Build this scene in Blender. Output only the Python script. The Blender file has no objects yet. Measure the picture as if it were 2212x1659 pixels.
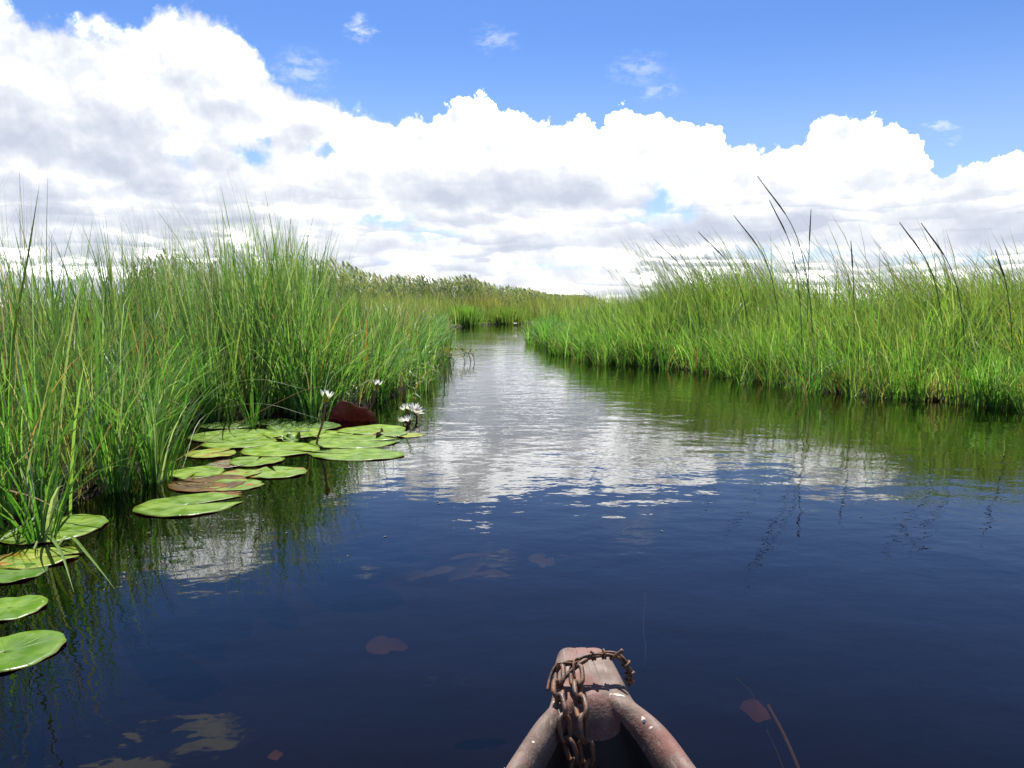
import bpy, math, random
import numpy as np
from mathutils import Vector, Matrix

random.seed(7)
RNG = np.random.default_rng(7)
R = math.radians
scene = bpy.context.scene
COL = scene.collection

# ------------------------------------------------------------------ camera
CAM_H, PITCH, FPX = 0.9, R(5.5), 1720.0          # eye height over the water, downward tilt
cam_d = bpy.data.cameras.new('camera'); cam = bpy.data.objects.new('camera', cam_d); COL.objects.link(cam)
cam.location = (0, 0, CAM_H); cam.rotation_euler = (R(90) - PITCH, 0, 0)
cam_d.sensor_width = 36.0; cam_d.lens = 36.0 * FPX / 2212.0; cam_d.clip_start = 0.02; cam_d.clip_end = 9000
scene.camera = cam

def ray(px, py):
    """viewing direction for a spot surveyed on the 2212 x 1659 photograph"""
    a, b = (px - 1106) / FPX, (829.5 - py) / FPX
    c, s = math.cos(PITCH), math.sin(PITCH)
    return Vector((a, c + b * s, -s + b * c))
def ground(px, py, z=0.0):
    d = ray(px, py); t = (z - CAM_H) / d.z
    return Vector((d.x * t, d.y * t, z))
def at(px, py, y):
    d = ray(px, py); t = y / d.y
    return Vector((d.x * t, y, CAM_H + d.z * t))
def azel(px, py):
    d = ray(px, py).normalized()
    return math.degrees(math.atan2(d.x, d.y)), math.degrees(math.asin(d.z))

# ------------------------------------------------------------------ light, exposure
SUN_EL, SUN_AZ = R(60), R(-6)
scene.view_settings.view_transform = 'Standard'; scene.view_settings.look = 'None'
scene.view_settings.gamma = 1; scene.view_settings.use_curve_mapping = False
scene.view_settings.exposure = 1.08
sun_d = bpy.data.lights.new('sun', 'SUN'); sun = bpy.data.objects.new('sun', sun_d); COL.objects.link(sun)
sun_d.energy = 5.0; sun_d.angle = R(0.5); sun_d.color = (1.0, 0.955, 0.88)
sd = Vector((math.sin(SUN_AZ) * math.cos(SUN_EL), math.cos(SUN_AZ) * math.cos(SUN_EL), math.sin(SUN_EL)))
sun.rotation_euler = sd.to_track_quat('Z', 'Y').to_euler(); sun.location = sd * 30
cy = scene.cycles
cy.max_bounces = 8; cy.diffuse_bounces = 3; cy.glossy_bounces = 3; cy.transmission_bounces = 4; cy.transparent_max_bounces = 12
cy.caustics_reflective = False; cy.caustics_refractive = False
cy.sample_clamp_indirect = 6.0

# ------------------------------------------------------------------ node helpers
class Nodes:
    def __init__(s, nt): s.nt = nt
    def new(s, t, **kw):
        n = s.nt.nodes.new(t)
        for k, v in kw.items(): setattr(n, k, v)
        return n
    def put(s, sock, v):
        if isinstance(v, bpy.types.NodeSocket): s.nt.links.new(v, sock)
        elif v is not None: sock.default_value = v
    def m(s, op, a, b=None, c=None, clamp=False):
        n = s.new('ShaderNodeMath', operation=op, use_clamp=clamp)
        for i, v in enumerate((a, b, c)): s.put(n.inputs[i], v)
        return n.outputs[0]
    def v(s, op, a, b=None, out=0):
        n = s.new('ShaderNodeVectorMath', operation=op)
        s.put(n.inputs[0], a); s.put(n.inputs[1], b)
        return n.outputs['Value'] if op in ('LENGTH', 'DOT_PRODUCT', 'DISTANCE') else n.outputs[0]
    def xyz(s, x, y, z):
        n = s.new('ShaderNodeCombineXYZ')
        for i, v in enumerate((x, y, z)): s.put(n.inputs[i], v)
        return n.outputs[0]
    def sep(s, v):
        n = s.new('ShaderNodeSeparateXYZ'); s.put(n.inputs[0], v); return n.outputs
    def noise(s, vec, scale, detail=3, rough=0.5, lac=2.0, dist=0.0, color=False, dim='3D'):
        n = s.new('ShaderNodeTexNoise', noise_dimensions=dim); s.put(n.inputs['Vector'], vec)
        s.put(n.inputs['Scale'], scale); n.inputs['Detail'].default_value = detail
        n.inputs['Roughness'].default_value = rough; n.inputs['Lacunarity'].default_value = lac
        n.inputs['Distortion'].default_value = dist
        return n.outputs['Color'] if color else n.outputs[0]
    def voro(s, vec, scale, detail=2, rough=0.5, feature='F1', dim='2D'):
        n = s.new('ShaderNodeTexVoronoi', voronoi_dimensions=dim, feature=feature); s.put(n.inputs['Vector'], vec)
        n.inputs['Scale'].default_value = scale
        n.inputs['Detail'].default_value = detail; n.inputs['Roughness'].default_value = rough
        return n.outputs['Distance']
    def step(s, x, a, b, lo=0.0, hi=1.0, interp='SMOOTHSTEP'):
        n = s.new('ShaderNodeMapRange', interpolation_type=interp)
        s.put(n.inputs[0], x)
        for i, v in zip((1, 2, 3, 4), (a, b, lo, hi)): s.put(n.inputs[i], v)
        return n.outputs[0]
    def mix(s, f, a, b, blend='MIX'):
        n = s.new('ShaderNodeMix', data_type='RGBA', blend_type=blend)
        s.put(n.inputs[0], f); s.put(n.inputs[6], a); s.put(n.inputs[7], b)
        return n.outputs[2]
    def ramp(s, f, stops, interp='LINEAR'):
        n = s.new('ShaderNodeValToRGB'); s.put(n.inputs[0], f); cr = n.color_ramp; cr.interpolation = interp
        while len(cr.elements) < len(stops): cr.elements.new(0.5)
        for e, (p, c) in zip(cr.elements, stops): e.position = p; e.color = (*c, 1)
        return n.outputs[0]

# ------------------------------------------------------------------ world: sky and cumulus
world = bpy.data.worlds.new('World'); scene.world = world; world.use_nodes = True
wnt = world.node_tree; wnt.nodes.clear(); W = Nodes(wnt)
SKY_STRENGTH, SKY_TINT, CUMULUS_SHIFT = 0.10, (0.365, 0.485, 0.695), (-15.62, -18.86, 0.0)
def build_world():
    sky = W.new('ShaderNodeTexSky', sky_type='NISHITA', sun_disc=False, sun_elevation=SUN_EL, sun_rotation=SUN_AZ,
                altitude=900, air_density=1.0, dust_density=0.25, ozone_density=2.5)
    tc = W.new('ShaderNodeTexCoord'); D = W.v('NORMALIZE', tc.outputs['Generated'])
    x, y, z = W.sep(D)
    az = W.m('MULTIPLY', W.m('ARCTAN2', x, y), 57.29578)
    el = W.m('MULTIPLY', W.m('ARCSINE', z), 57.29578)
    P = W.xyz(az, el, 0.0)
    # --- warps (degrees)
    w_big = W.v('SUBTRACT', W.noise(P, 0.16, 3, 0.55, color=True, dim='2D'), (0.5, 0.5, 0.5))
    Pw = W.v('ADD', P, W.v('MULTIPLY', w_big, (5.0, 2.6, 0)))
    bil = W.voro(P, 0.62, 3, 0.55)                       # cauliflower lobes
    fin = W.noise(P, 1.6, 5, 0.6, dim='2D')
    soft = W.step(az, -16.0, -6.0)                        # crisp towers ahead, softer big cloud to one side
    # --- skyline of the cloud bank
    prof = [(-60, -40), (0, -12), (40, 5), (70, 35), (100, 36), (145, 47), (165, 34), (205, 32), (250, 45), (290, 60), (335, 20), (365, 10),
            (395, 8), (440, 24), (480, 25), (510, 50), (530, 80), (555, 105), (578, 130), (600, 165), (630, 192), (680, 206), (740, 220),
            (790, 236), (830, 256), (850, 264), (875, 240), (930, 240), (960, 215), (1000, 196), (1035, 180), (1060, 195), (1090, 225),
            (1130, 234), (1165, 260), (1190, 254), (1210, 262), (1235, 246), (1265, 240), (1283, 256), (1293, 280), (1308, 248), (1322, 225),
            (1350, 209), (1375, 228), (1410, 228), (1440, 240), (1480, 245), (1530, 248), (1563, 266), (1576, 314), (1600, 306), (1640, 305),
            (1680, 300), (1720, 300), (1740, 308), (1752, 252), (1790, 232), (1840, 235), (1900, 245), (1950, 246), (1975, 264), (1998, 292),
            (2012, 340), (2030, 356), (2060, 356), (2110, 340), (2140, 325), (2190, 306), (2240, 300)]
    fc = W.new('ShaderNodeFloatCurve'); cm = fc.mapping; cv = cm.curves[0]
    pts = [((azel(*p)[0] + 40) / 80, azel(*p)[1] / 30) for p in prof]
    pts = [(0.0, 0.55)] + pts + [(0.965, 0.40), (1.0, 0.37)]
    pts = sorted((min(max(a, 0), 1), min(max(b, 0), 1)) for a, b in pts)
    while len(cv.points) < len(pts): cv.points.new(0.5, 0.5)
    for q, p in zip(cv.points, pts): q.location = p; q.handle_type = 'VECTOR'
    cm.update()
    jit = W.v('ADD', P, W.v('MULTIPLY', W.v('SUBTRACT', W.noise(P, 1.1, 4, 0.6, color=True, dim='2D'), (0.5, 0.5, 0.5)), (0.9, 0.5, 0)))
    jx = W.sep(jit)[0]
    W.put(fc.inputs['Value'], W.m('DIVIDE', W.m('ADD', jx, 40.0), 80.0, clamp=True))
    top = W.m('MULTIPLY', fc.outputs[0], 30.0)
    # beyond the curve the bank goes on with noise of the same height
    wide = W.m('ADD', W.m('MULTIPLY', W.noise(W.xyz(x, y, 3.0), 4.0, 4, 0.55), 14.0), 4.0)
    outm = W.step(W.m('ABSOLUTE', az), 36.0, 42.0)
    top = W.m('ADD', W.m('MULTIPLY', top, W.m('SUBTRACT', 1.0, outm)), W.m('MULTIPLY', wide, outm))
    edge = W.m('ADD', W.m('MULTIPLY', W.m('SUBTRACT', 0.42, bil), 0.95), W.m('MULTIPLY', W.m('SUBTRACT', fin, 0.5), 0.9))
    s = W.m('ADD', W.m('SUBTRACT', top, el), edge)
    hard = W.step(s, -0.05, 0.28); sof = W.step(s, -0.55, 0.75)
    alpha = W.m('ADD', W.m('MULTIPLY', hard, soft), W.m('MULTIPLY', sof, W.m('SUBTRACT', 1.0, soft)))
    def blob(px, py, rx, ry, pos=Pw, inner=0.25):
        a, e = azel(px, py)
        q = W.v('MULTIPLY', W.v('SUBTRACT', pos, (a, e, 0)), (30.0 / rx, 30.0 / ry, 0))
        return W.step(W.v('LENGTH', q), 1.25, inner)
    def pile(lst, pos=Pw, inner=0.25):
        acc = None
        for px, py, rx, ry, k in lst:
            b = W.m('MULTIPLY', blob(px, py, rx, ry, pos, inner), k)
            acc = b if acc is None else W.m('MAXIMUM', acc, b)
        return acc
    # --- gaps of blue
    Ph = W.v('ADD', P, W.v('MULTIPLY', W.v('SUBTRACT', W.noise(P, 0.7, 4, 0.6, color=True, dim='2D'), (0.5, 0.5, 0.5)), (2.4, 1.6, 0)))
    gaps = pile([(545, 338, 44, 18, 1), (575, 305, 16, 22, 0.7), (705, 325, 36, 13, 0.9), (830, 476, 70, 16, 0.8), (930, 505, 90, 14, 0.5),
                 (1425, 440, 36, 46, 1), (1480, 462, 40, 20, 0.8), (1385, 468, 60, 12, 0.5), (400, 345, 28, 22, 0.35), (640, 150, 20, 12, 0.4),
                 (1180, 575, 140, 10, 0.4), (1700, 548, 160, 12, 0.55), (2050, 556, 160, 12, 0.5), (900, 560, 120, 10, 0.35)], Ph)
    alpha = W.m('MULTIPLY', alpha, W.m('SUBTRACT', 1.0, gaps))
    # --- grey undersides: flat base below, fading upwards into the lit crown
    Pb = W.v('ADD', P, W.v('MULTIPLY', W.v('SUBTRACT', W.noise(P, 0.33, 4, 0.5, color=True, dim='2D'), (0.5, 0.5, 0.5)), (3.6, 1.5, 0)))
    def under(px, py, rx, h, k, tilt=0.0):
        a, e = azel(px, py)
        q = W.v('MULTIPLY', W.v('SUBTRACT', Pb, (a, e, 0)), (30.0 / rx, 30.0 / h, 0))
        qx, qy, _ = W.sep(q)
        if tilt: qy = W.m('ADD', qy, W.m('MULTIPLY', qx, tilt))
        up = W.m('MULTIPLY', W.step(qy, 1.0, 0.05), W.step(qy, -0.30, 0.0))
        return W.m('MULTIPLY', W.m('MULTIPLY', up, W.step(W.m('ABSOLUTE', qx), 1.15, 0.45)), k)
    grey = None
    for u in [(60, 320, 330, 150, 0.80, 0.35), (330, 345, 170, 80, 0.55, 0.2), (520, 300, 130, 90, 0.30), (250, 170, 260, 80, 0.20), (620, 290, 120, 70, 0.25),
              (60, 420, 200, 45, 0.50), (400, 425, 160, 50, 0.42), (700, 440, 190, 46, 0.40), (880, 400, 70, 70, 0.3),
              (1100, 432, 270, 95, 0.85), (1330, 440, 90, 50, 0.55), (1620, 505, 190, 85, 0.72), (1900, 400, 90, 50, 0.40), (2190, 505, 190, 90, 0.80),
              (1850, 520, 200, 60, 0.35), (2130, 430, 70, 50, 0.25), (150, 480, 260, 40, 0.45), (520, 480, 200, 36, 0.35), (1180, 532, 240, 46, 0.5),
              (1000, 480, 160, 30, 0.25), (1440, 520, 140, 40, 0.5), (820, 540, 120, 30, 0.35)]:
        b_ = under(*u); grey = b_ if grey is None else W.m('MAXIMUM', grey, b_)
    bright = pile([(396, 306, 40, 40, 0.9), (770, 385, 80, 30, 0.5)], Ph)
    def slope(scale, dx, dy, sx=1.0, sy=1.0, det=5, off=0.0):        # light from above: bright crowns, grey undersides
        Pa = W.v('MULTIPLY', W.v('ADD', P, (off, off, 0)), (sx, sy, 0))
        return W.m('SUBTRACT', W.noise(Pa, scale, det, 0.5, dim='2D'), W.noise(W.v('ADD', Pa, (dx * sx, dy * sy, 0)), scale, det, 0.5, dim='2D'))
    rel = slope(0.30, 0.3, 1.1)
    rel2 = W.m('SUBTRACT', W.voro(W.v('ADD', P, (0.1, 0.32, 0)), 0.62, 3, 0.55), bil)
    low = W.step(el, 10.5, 4.5)                                # far rows, seen edge-on near the horizon
    wv = W.noise(W.v('MULTIPLY', P, (0.10, 0.45, 0)), 1.0, 5, 0.55, dim='2D')
    ph = W.m('ADD', W.m('MULTIPLY', W.m('LOGARITHM', W.m('ADD', W.m('MAXIMUM', el, 0.0), 2.2), 2.0), 3.3), W.m('MULTIPLY', wv, 3.6))
    t = W.m('FRACT', ph)                                       # one row after another, base grey, crown white
    rows = W.m('MULTIPLY', W.step(t, 0.80, 0.16), W.step(t, 0.0, 0.16))
    rows = W.m('MULTIPLY', rows, W.step(W.noise(W.v('MULTIPLY', P, (0.09, 0.5, 0)), 1.3, 3, 0.5, dim='2D'), 0.32, 0.62))
    g = W.m('MULTIPLY', W.m('MULTIPLY', grey, 0.88), W.m('SUBTRACT', 1.0, W.m('MULTIPLY', bright, 0.9)))
    g = W.m('ADD', g, W.m('MULTIPLY', rel, W.m('SUBTRACT', 1.5, W.m('MULTIPLY', soft, 0.45))))
    g = W.m('ADD', g, W.m('MULTIPLY', W.m('ADD', W.m('MULTIPLY', rows, 0.44), 0.10), low))
    g = W.m('ADD', g, W.m('MULTIPLY', rel2, 0.16))
    Pl = W.v('MULTIPLY', Ph, (0.55, 1.0, 0))
    rel3 = W.m('SUBTRACT', W.voro(W.v('ADD', Pl, (0.25, 0.75, 0)), 0.30, 2, 0.5), W.voro(Pl, 0.30, 2, 0.5))
    g = W.m('ADD', g, W.m('MULTIPLY', rel3, W.m('SUBTRACT', 0.42, W.m('MULTIPLY', soft, 0.12))))
    g = W.m('ADD', g, W.m('MULTIPLY', W.m('SUBTRACT', 1.0, soft), 0.09), clamp=True)
    ccol = W.ramp(g, [(0.0, (1.25, 1.26, 1.27)), (0.08, (0.68, 0.69, 0.705)), (0.18, (0.49, 0.502, 0.525)), (0.34, (0.425, 0.44, 0.472)), (0.6, (0.362, 0.385, 0.432)), (1.0, (0.30, 0.325, 0.385))])
    # --- clear sky: a little deeper than the model
    scol = W.v('MULTIPLY', sky.outputs[0], tuple(SKY_STRENGTH * k for k in SKY_TINT))
    haze = W.step(el, 19.0, 2.0)
    shz = W.mix(W.m('MULTIPLY', haze, 0.62), scol, (0.32, 0.415, 0.54, 1))
    # --- thin wisps
    Pv = W.v('ADD', P, W.v('MULTIPLY', W.v('SUBTRACT', W.noise(W.v('MULTIPLY', P, (0.6, 1.3, 1)), 1.0, 5, 0.65, color=True, dim='2D'), (0.5, 0.5, 0.5)), (3.2, 1.8, 0)))
    wis = pile([(778, 64, 30, 24, 0.55), (1072, 84, 56, 26, 0.32), (1385, 150, 70, 34, 0.28), (1425, 200, 46, 16, 0.32), (650, 150, 66, 40, 0.35),
                (2040, 272, 36, 13, 0.5), (2050, 303, 28, 6, 0.35)], Pv, 0.0)
    wis = W.m('MULTIPLY', wis, W.step(W.noise(W.v('MULTIPLY', P, (0.7, 1.6, 1)), 1.0, 5, 0.7, dim='2D'), 0.34, 0.66))
    col = W.mix(wis, shz, (0.55, 0.57, 0.61, 1))
    col = W.mix(alpha, col, ccol)
    # --- higher up: clear sky with scattered fair-weather cumulus
    zz = W.m('MAXIMUM', z, 0.05)
    Q = W.xyz(W.m('DIVIDE', x, zz), W.m('DIVIDE', y, zz), 0.0)
    hi = W.step(W.noise(W.v('ADD', Q, CUMULUS_SHIFT), 1.6, 6, 0.58, dim='2D'), 0.575, 0.64)
    hcol = W.mix(W.m('MULTIPLY', hi, 0.92), scol, (0.36, 0.385, 0.42, 1))
    def bgd(c):
        n = W.new('ShaderNodeBackground'); W.put(n.inputs[0], c); n.inputs[1].default_value = 1.0; return n.outputs[0]
    def pick(f, a_, b_):
        n = W.new('ShaderNodeMixShader'); W.put(n.inputs[0], f); wnt.links.new(a_, n.inputs[1]); wnt.links.new(b_, n.inputs[2]); return n.outputs[0]
    sh = pick(W.step(el, 25.0, 26.5), bgd(col), bgd(hcol))
    sh = pick(W.m('LESS_THAN', z, -0.01), sh, bgd((0.05, 0.06, 0.03, 1)))
    out = W.new('ShaderNodeOutputWorld'); wnt.links.new(sh, out.inputs[0])
build_world()
world.cycles.sampling_method = 'NONE'
#SKYEND

# ------------------------------------------------------------------ mesh helpers
def mat_new(name):
    m = bpy.data.materials.new(name); m.use_nodes = True; m.node_tree.nodes.clear()
    n = Nodes(m.node_tree); out = n.new('ShaderNodeOutputMaterial')
    return m, n, out
def principled(n, col=None, rough=0.5, **kw):
    p = n.new('ShaderNodeBsdfPrincipled')
    n.put(p.inputs['Base Color'], col if not isinstance(col, tuple) else (*col, 1)); n.put(p.inputs['Roughness'], rough)
    for k, v in kw.items(): n.put(p.inputs[k.replace('_', ' ')], v)
    return p
def bump(n, h, strength=0.5, dist=0.01):
    b = n.new('ShaderNodeBump'); n.put(b.inputs['Height'], h); b.inputs['Strength'].default_value = strength; b.inputs['Distance'].default_value = dist
    return b.outputs[0]
def mesh_obj(name, verts, faces, mats, parent=None, smooth=True, fmat=None):
    me = bpy.data.meshes.new(name); me.from_pydata([tuple(v) for v in verts], [], faces)
    for m in (mats if isinstance(mats, (list, tuple)) else [mats]): me.materials.append(m)
    if smooth: me.polygons.foreach_set('use_smooth', [True] * len(me.polygons))
    if fmat is not None: me.polygons.foreach_set('material_index', fmat)
    me.update(); o = bpy.data.objects.new(name, me); COL.objects.link(o)
    if parent: o.parent = parent
    return o
def tag(o, label=None, cat=None, group=None, kind=None):
    if label: o['label'] = label
    if cat: o['category'] = cat
    if group: o['group'] = group
    if kind: o['kind'] = kind
    return o
def empty(name, loc=(0, 0, 0), rz=0.0):
    o = bpy.data.objects.new(name, None); COL.objects.link(o); o.location = loc; o.rotation_euler = (0, 0, rz); return o
def tube(pts, rad, ns=8, closed=False, flat=1.0):
    """sweep a round section along points; returns verts, faces"""
    pts = [Vector(p) for p in pts]; n = len(pts)
    rad = rad if hasattr(rad, '__len__') else [rad] * n
    V, F = [], []; nrm = None
    for i, p in enumerate(pts):
        a = pts[(i - 1) % n] if closed or i > 0 else p
        b = pts[(i + 1) % n] if closed or i < n - 1 else p
        t = (b - a).normalized()
        if nrm is None:
            nrm = t.cross(Vector((0, 0, 1)) if abs(t.z) < 0.9 else Vector((1, 0, 0))).normalized()
        nrm = (nrm - t * nrm.dot(t)).normalized(); bi = t.cross(nrm)
        for k in range(ns):
            w = 2 * math.pi * k / ns
            V.append(p + nrm * (math.cos(w) * rad[i]) + bi * (math.sin(w) * rad[i] * flat))
    for i in range(n if closed else n - 1):
        j = (i + 1) % n
        for k in range(ns):
            l = (k + 1) % ns
            F.append((i * ns + k, i * ns + l, j * ns + l, j * ns + k))
    if not closed:
        F.append(tuple(range(ns - 1, -1, -1))); F.append(tuple((n - 1) * ns + k for k in range(ns)))
    return V, F
def spline(ctrl, n):
    """Catmull-Rom through control points"""
    c = [Vector(p) for p in ctrl]; c = [c[0] * 2 - c[1]] + c + [c[-1] * 2 - c[-2]]
    out = []; m = len(c) - 3
    for i in range(n):
        u = i / (n - 1) * m; k = min(int(u), m - 1); t = u - k
        p0, p1, p2, p3 = c[k:k + 4]
        out.append(0.5 * ((2 * p1) + (p2 - p0) * t + (2 * p0 - 5 * p1 + 4 * p2 - p3) * t * t + (3 * p1 - p0 - 3 * p2 + p3) * t ** 3))
    return out

# ------------------------------------------------------------------ the channel: outlines of the water
G = lambda l: [tuple(ground(*p).xy) for p in l]
LEFT_PX = [(-60, 1172), (0, 1150), (130, 1112), (200, 1085), (285, 1058), (330, 1005), (365, 950), (400, 918), (500, 906), (600, 903), (700, 900),
           (780, 884), (850, 858), (895, 832), (930, 800), (940, 772), (935, 748), (950, 725), (955, 712)]
FAR_PX = [(985, 707), (1050, 702), (1100, 700), (1165, 700)]
RIGHT_PX = [(1168, 712), (1160, 728), (1172, 745), (1225, 768), (1300, 786), (1450, 795), (1600, 820), (1700, 836), (1800, 850), (2000, 868), (2212, 884)]
left_w, far_w, right_w = G(LEFT_PX), G(FAR_PX), G(RIGHT_PX)
left_pre = [(-4.2, -40), (-3.4, -12), (-3.0, -3), (-2.6, 0.5), (-2.55, 1.9)]
right_post = [(5.2, 4.5), (5.6, 1.0), (5.8, -6), (5.2, -40)]
WATER = np.array(left_pre + left_w + far_w + right_w + right_post)
def inside_water(p):
    x, y = p[:, 0], p[:, 1]; r = np.zeros(len(p), bool); n = len(WATER)
    for i in range(n):
        x1, y1 = WATER[i]; x2, y2 = WATER[(i + 1) % n]
        c = ((y1 > y) != (y2 > y))
        with np.errstate(divide='ignore', invalid='ignore'):
            xi = (x2 - x1) * (y - y1) / (y2 - y1) + x1
        r ^= c & (x < xi)
    return r
def edge_info(p, line=None, closed=True):
    """distance to the water's edge and outward (to water) direction"""
    L = WATER if line is None else np.array(line); n = len(L); best = np.full(len(p), 1e9); vec = np.zeros((len(p), 2))
    for i in range(n if closed else n - 1):
        a = L[i]; b = L[(i + 1) % n]; ab = b - a; t = np.clip(((p - a) @ ab) / (ab @ ab + 1e-9), 0, 1)
        q = a + t[:, None] * ab; d = np.linalg.norm(p - q, axis=1); m = d < best
        best[m] = d[m]; vec[m] = (q - p)[m]
    return best, vec / (np.linalg.norm(vec, axis=1)[:, None] + 1e-6)

# ------------------------------------------------------------------ setting: ground, water
mud, n, out = mat_new('mud')
tc = n.new('ShaderNodeTexCoord').outputs['Object']
c = n.ramp(n.noise(tc, 3.0, 6, 0.6), [(0.3, (0.009, 0.006, 0.003)), (0.6, (0.017, 0.011, 0.006)), (0.8, (0.026, 0.018, 0.008))])
gpos = n.new('ShaderNodeNewGeometry').outputs['Position']; gy_ = n.sep(gpos)
land = n.m('MULTIPLY', n.step(gy_[2], 0.05, 0.09), n.step(n.v('LENGTH', gpos), 16.0, 40.0))      # turf takes over away from the muddy edge
c = n.mix(land, c, n.ramp(n.noise(tc, 0.4, 5, 0.6), [(0.35, (0.07, 0.11, 0.03)), (0.65, (0.14, 0.16, 0.06))]))
p = principled(n, c, 0.9, Specular_IOR_Level=0.1); n.put(p.inputs['Normal'], bump(n, n.noise(tc, 14.0, 5, 0.6), 0.6, 0.03)); n.nt.links.new(p.outputs[0], out.inputs[0])
def axis(lim, n, near, k):
    t = np.linspace(-1, 1, n); return near + lim * np.sinh(t * k) / np.sinh(k)
gx = axis(3000, 230, 0.0, 8.6); gy = axis(3000, 250, 8.0, 8.2)
GX, GY = np.meshgrid(gx, gy); gp = np.stack([GX.ravel(), GY.ravel()], 1)
gd, _ = edge_info(gp); gi = inside_water(gp)
gz = np.where(gi, -0.75 * np.clip(gd / 0.9, 0, 1) ** 0.7, np.clip(gd * 0.25, 0, 0.10))
gz = gz + np.where(gi, 0, np.sin(gp[:, 0] * 1.7) * np.cos(gp[:, 1] * 1.3) * 0.02)
nx, ny = len(gx), len(gy)
gf = [(j * nx + i, j * nx + i + 1, (j + 1) * nx + i + 1, (j + 1) * nx + i) for j in range(ny - 1) for i in range(nx - 1)]
tag(mesh_obj('ground', np.column_stack([gp, gz]), gf, mud), kind='structure')

wat, n, out = mat_new('river_water')
geo = n.new('ShaderNodeNewGeometry'); pos = geo.outputs['Position']
px_, py_, _ = n.sep(pos)
far = n.step(py_, 1.5, 9.0)
r1 = n.noise(n.v('MULTIPLY', pos, (1.0, 1.6, 1)), 1.6, 2, 0.5)
r2 = n.noise(n.v('MULTIPLY', n.v('ADD', pos, (7, 3, 0)), (1.0, 1.25, 1)), 5.0, 3, 0.5)
r3 = n.noise(n.v('ADD', pos, (1, 9, 0)), 0.55, 2, 0.5)
calm = n.step(n.noise(n.v('MULTIPLY', pos, (0.5, 0.25, 1)), 1.0, 2, 0.5), 0.35, 0.65, 0.65, 1.15)
h = n.m('ADD', n.m('MULTIPLY', r1, 0.0125), n.m('MULTIPLY', r2, 0.0080))
h = n.m('MULTIPLY', h, n.m('MULTIPLY', calm, n.m('ADD', 0.42, n.m('MULTIPLY', far, 0.62))))
h = n.m('ADD', h, n.m('MULTIPLY', r3, 0.012))
bn = n.new('ShaderNodeBump'); n.put(bn.inputs['Height'], h); bn.inputs['Strength'].default_value = 1.0; bn.inputs['Distance'].default_value = 0.55
fr = n.new('ShaderNodeFresnel'); fr.inputs['IOR'].default_value = 1.333; n.nt.links.new(bn.outputs[0], fr.inputs['Normal'])
gl = n.new('ShaderNodeBsdfGlossy'); gl.inputs['Roughness'].default_value = 0.015; gl.inputs['Color'].default_value = (1, 1, 1, 1); n.nt.links.new(bn.outputs[0], gl.inputs['Normal'])
tr = n.new('ShaderNodeBsdfTransparent'); tr.inputs['Color'].default_value = (0.30, 0.225, 0.14, 1)
mx = n.new('ShaderNodeMixShader'); n.nt.links.new(fr.outputs[0], mx.inputs[0]); n.nt.links.new(tr.outputs[0], mx.inputs[1]); n.nt.links.new(gl.outputs[0], mx.inputs[2])
n.nt.links.new(mx.outputs[0], out.inputs[0])
tag(mesh_obj('river_water', [(-80, -60, 0), (80, -60, 0), (80, 90, 0), (-80, 90, 0)], [(0, 1, 2, 3)], wat), kind='structure')

# ------------------------------------------------------------------ grass
def leaf_material(name, trans=0.46, rough=0.48, spec=0.32, tint=(1.18, 1.18, 0.55)):
    m, n, out = mat_new(name)
    a = n.new('ShaderNodeAttribute'); a.attribute_name = 'col'; c = a.outputs['Color']
    p = principled(n, c, rough, Specular_IOR_Level=spec)
    t = n.new('ShaderNodeBsdfTranslucent'); n.put(t.inputs[0], n.v('MULTIPLY', c, tint))
    mx = n.new('ShaderNodeMixShader'); mx.inputs[0].default_value = trans
    n.nt.links.new(p.outputs[0], mx.inputs[1]); n.nt.links.new(t.outputs[0], mx.inputs[2]); n.nt.links.new(mx.outputs[0], out.inputs[0])
    return m
GRASS = leaf_material('grass_blade')
def blades_arrays(base, length, width, az, th0, th1, colb, colt, nseg=5, face=None, prof=None, bend=1.6):
    N = len(base); base = np.asarray(base, float)
    if face is None: face = az + np.pi / 2 + RNG.uniform(-1.0, 1.0, N)
    t = np.linspace(0, 1, nseg + 1); tm = (t[1:] + t[:-1]) / 2
    th = th0[:, None] + th1[:, None] * tm[None] ** bend
    ds = (length / nseg)[:, None]
    hz = np.concatenate([np.zeros((N, 1)), np.cumsum(np.sin(th) * ds, 1)], 1); vz = np.concatenate([np.zeros((N, 1)), np.cumsum(np.cos(th) * ds, 1)], 1)
    C = np.stack([base[:, 0:1] + hz * np.cos(az)[:, None], base[:, 1:2] + hz * np.sin(az)[:, None], base[:, 2:3] + vz], 2)
    if prof is None: prof = np.array([0.8, 1.0, 0.95, 0.75, 0.45, 0.0]) if nseg == 5 else np.append(np.linspace(1, 0.45, nseg) , 0)
    wv = np.stack([np.cos(face), np.sin(face), np.zeros(N)], 1)
    off = wv[:, None, :] * (width[:, None] * np.asarray(prof)[None] / 2)[:, :, None]
    L = C - off; Rr = C + off
    V = np.empty((N, 2 * nseg + 1, 3)); V[:, 0:2 * nseg:2] = L[:, :nseg]; V[:, 1:2 * nseg:2] = Rr[:, :nseg]; V[:, 2 * nseg] = C[:, nseg]
    colb = np.asarray(colb); colt = np.asarray(colt); k = t[None, :, None] ** 1.2
    Cc = colb[:, None, :] * (1 - k) + colt[:, None, :] * k
    K = np.empty((N, 2 * nseg + 1, 3)); K[:, 0:2 * nseg:2] = Cc[:, :nseg]; K[:, 1:2 * nseg:2] = Cc[:, :nseg]; K[:, 2 * nseg] = Cc[:, nseg]
    nv = 2 * nseg + 1; q = []
    for i in range(nseg - 1): q.append((2 * i, 2 * i + 1, 2 * i + 3, 2 * i + 2))
    return V, K, nv, np.array(q), np.array([2 * nseg - 2, 2 * nseg - 1, 2 * nseg])
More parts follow.
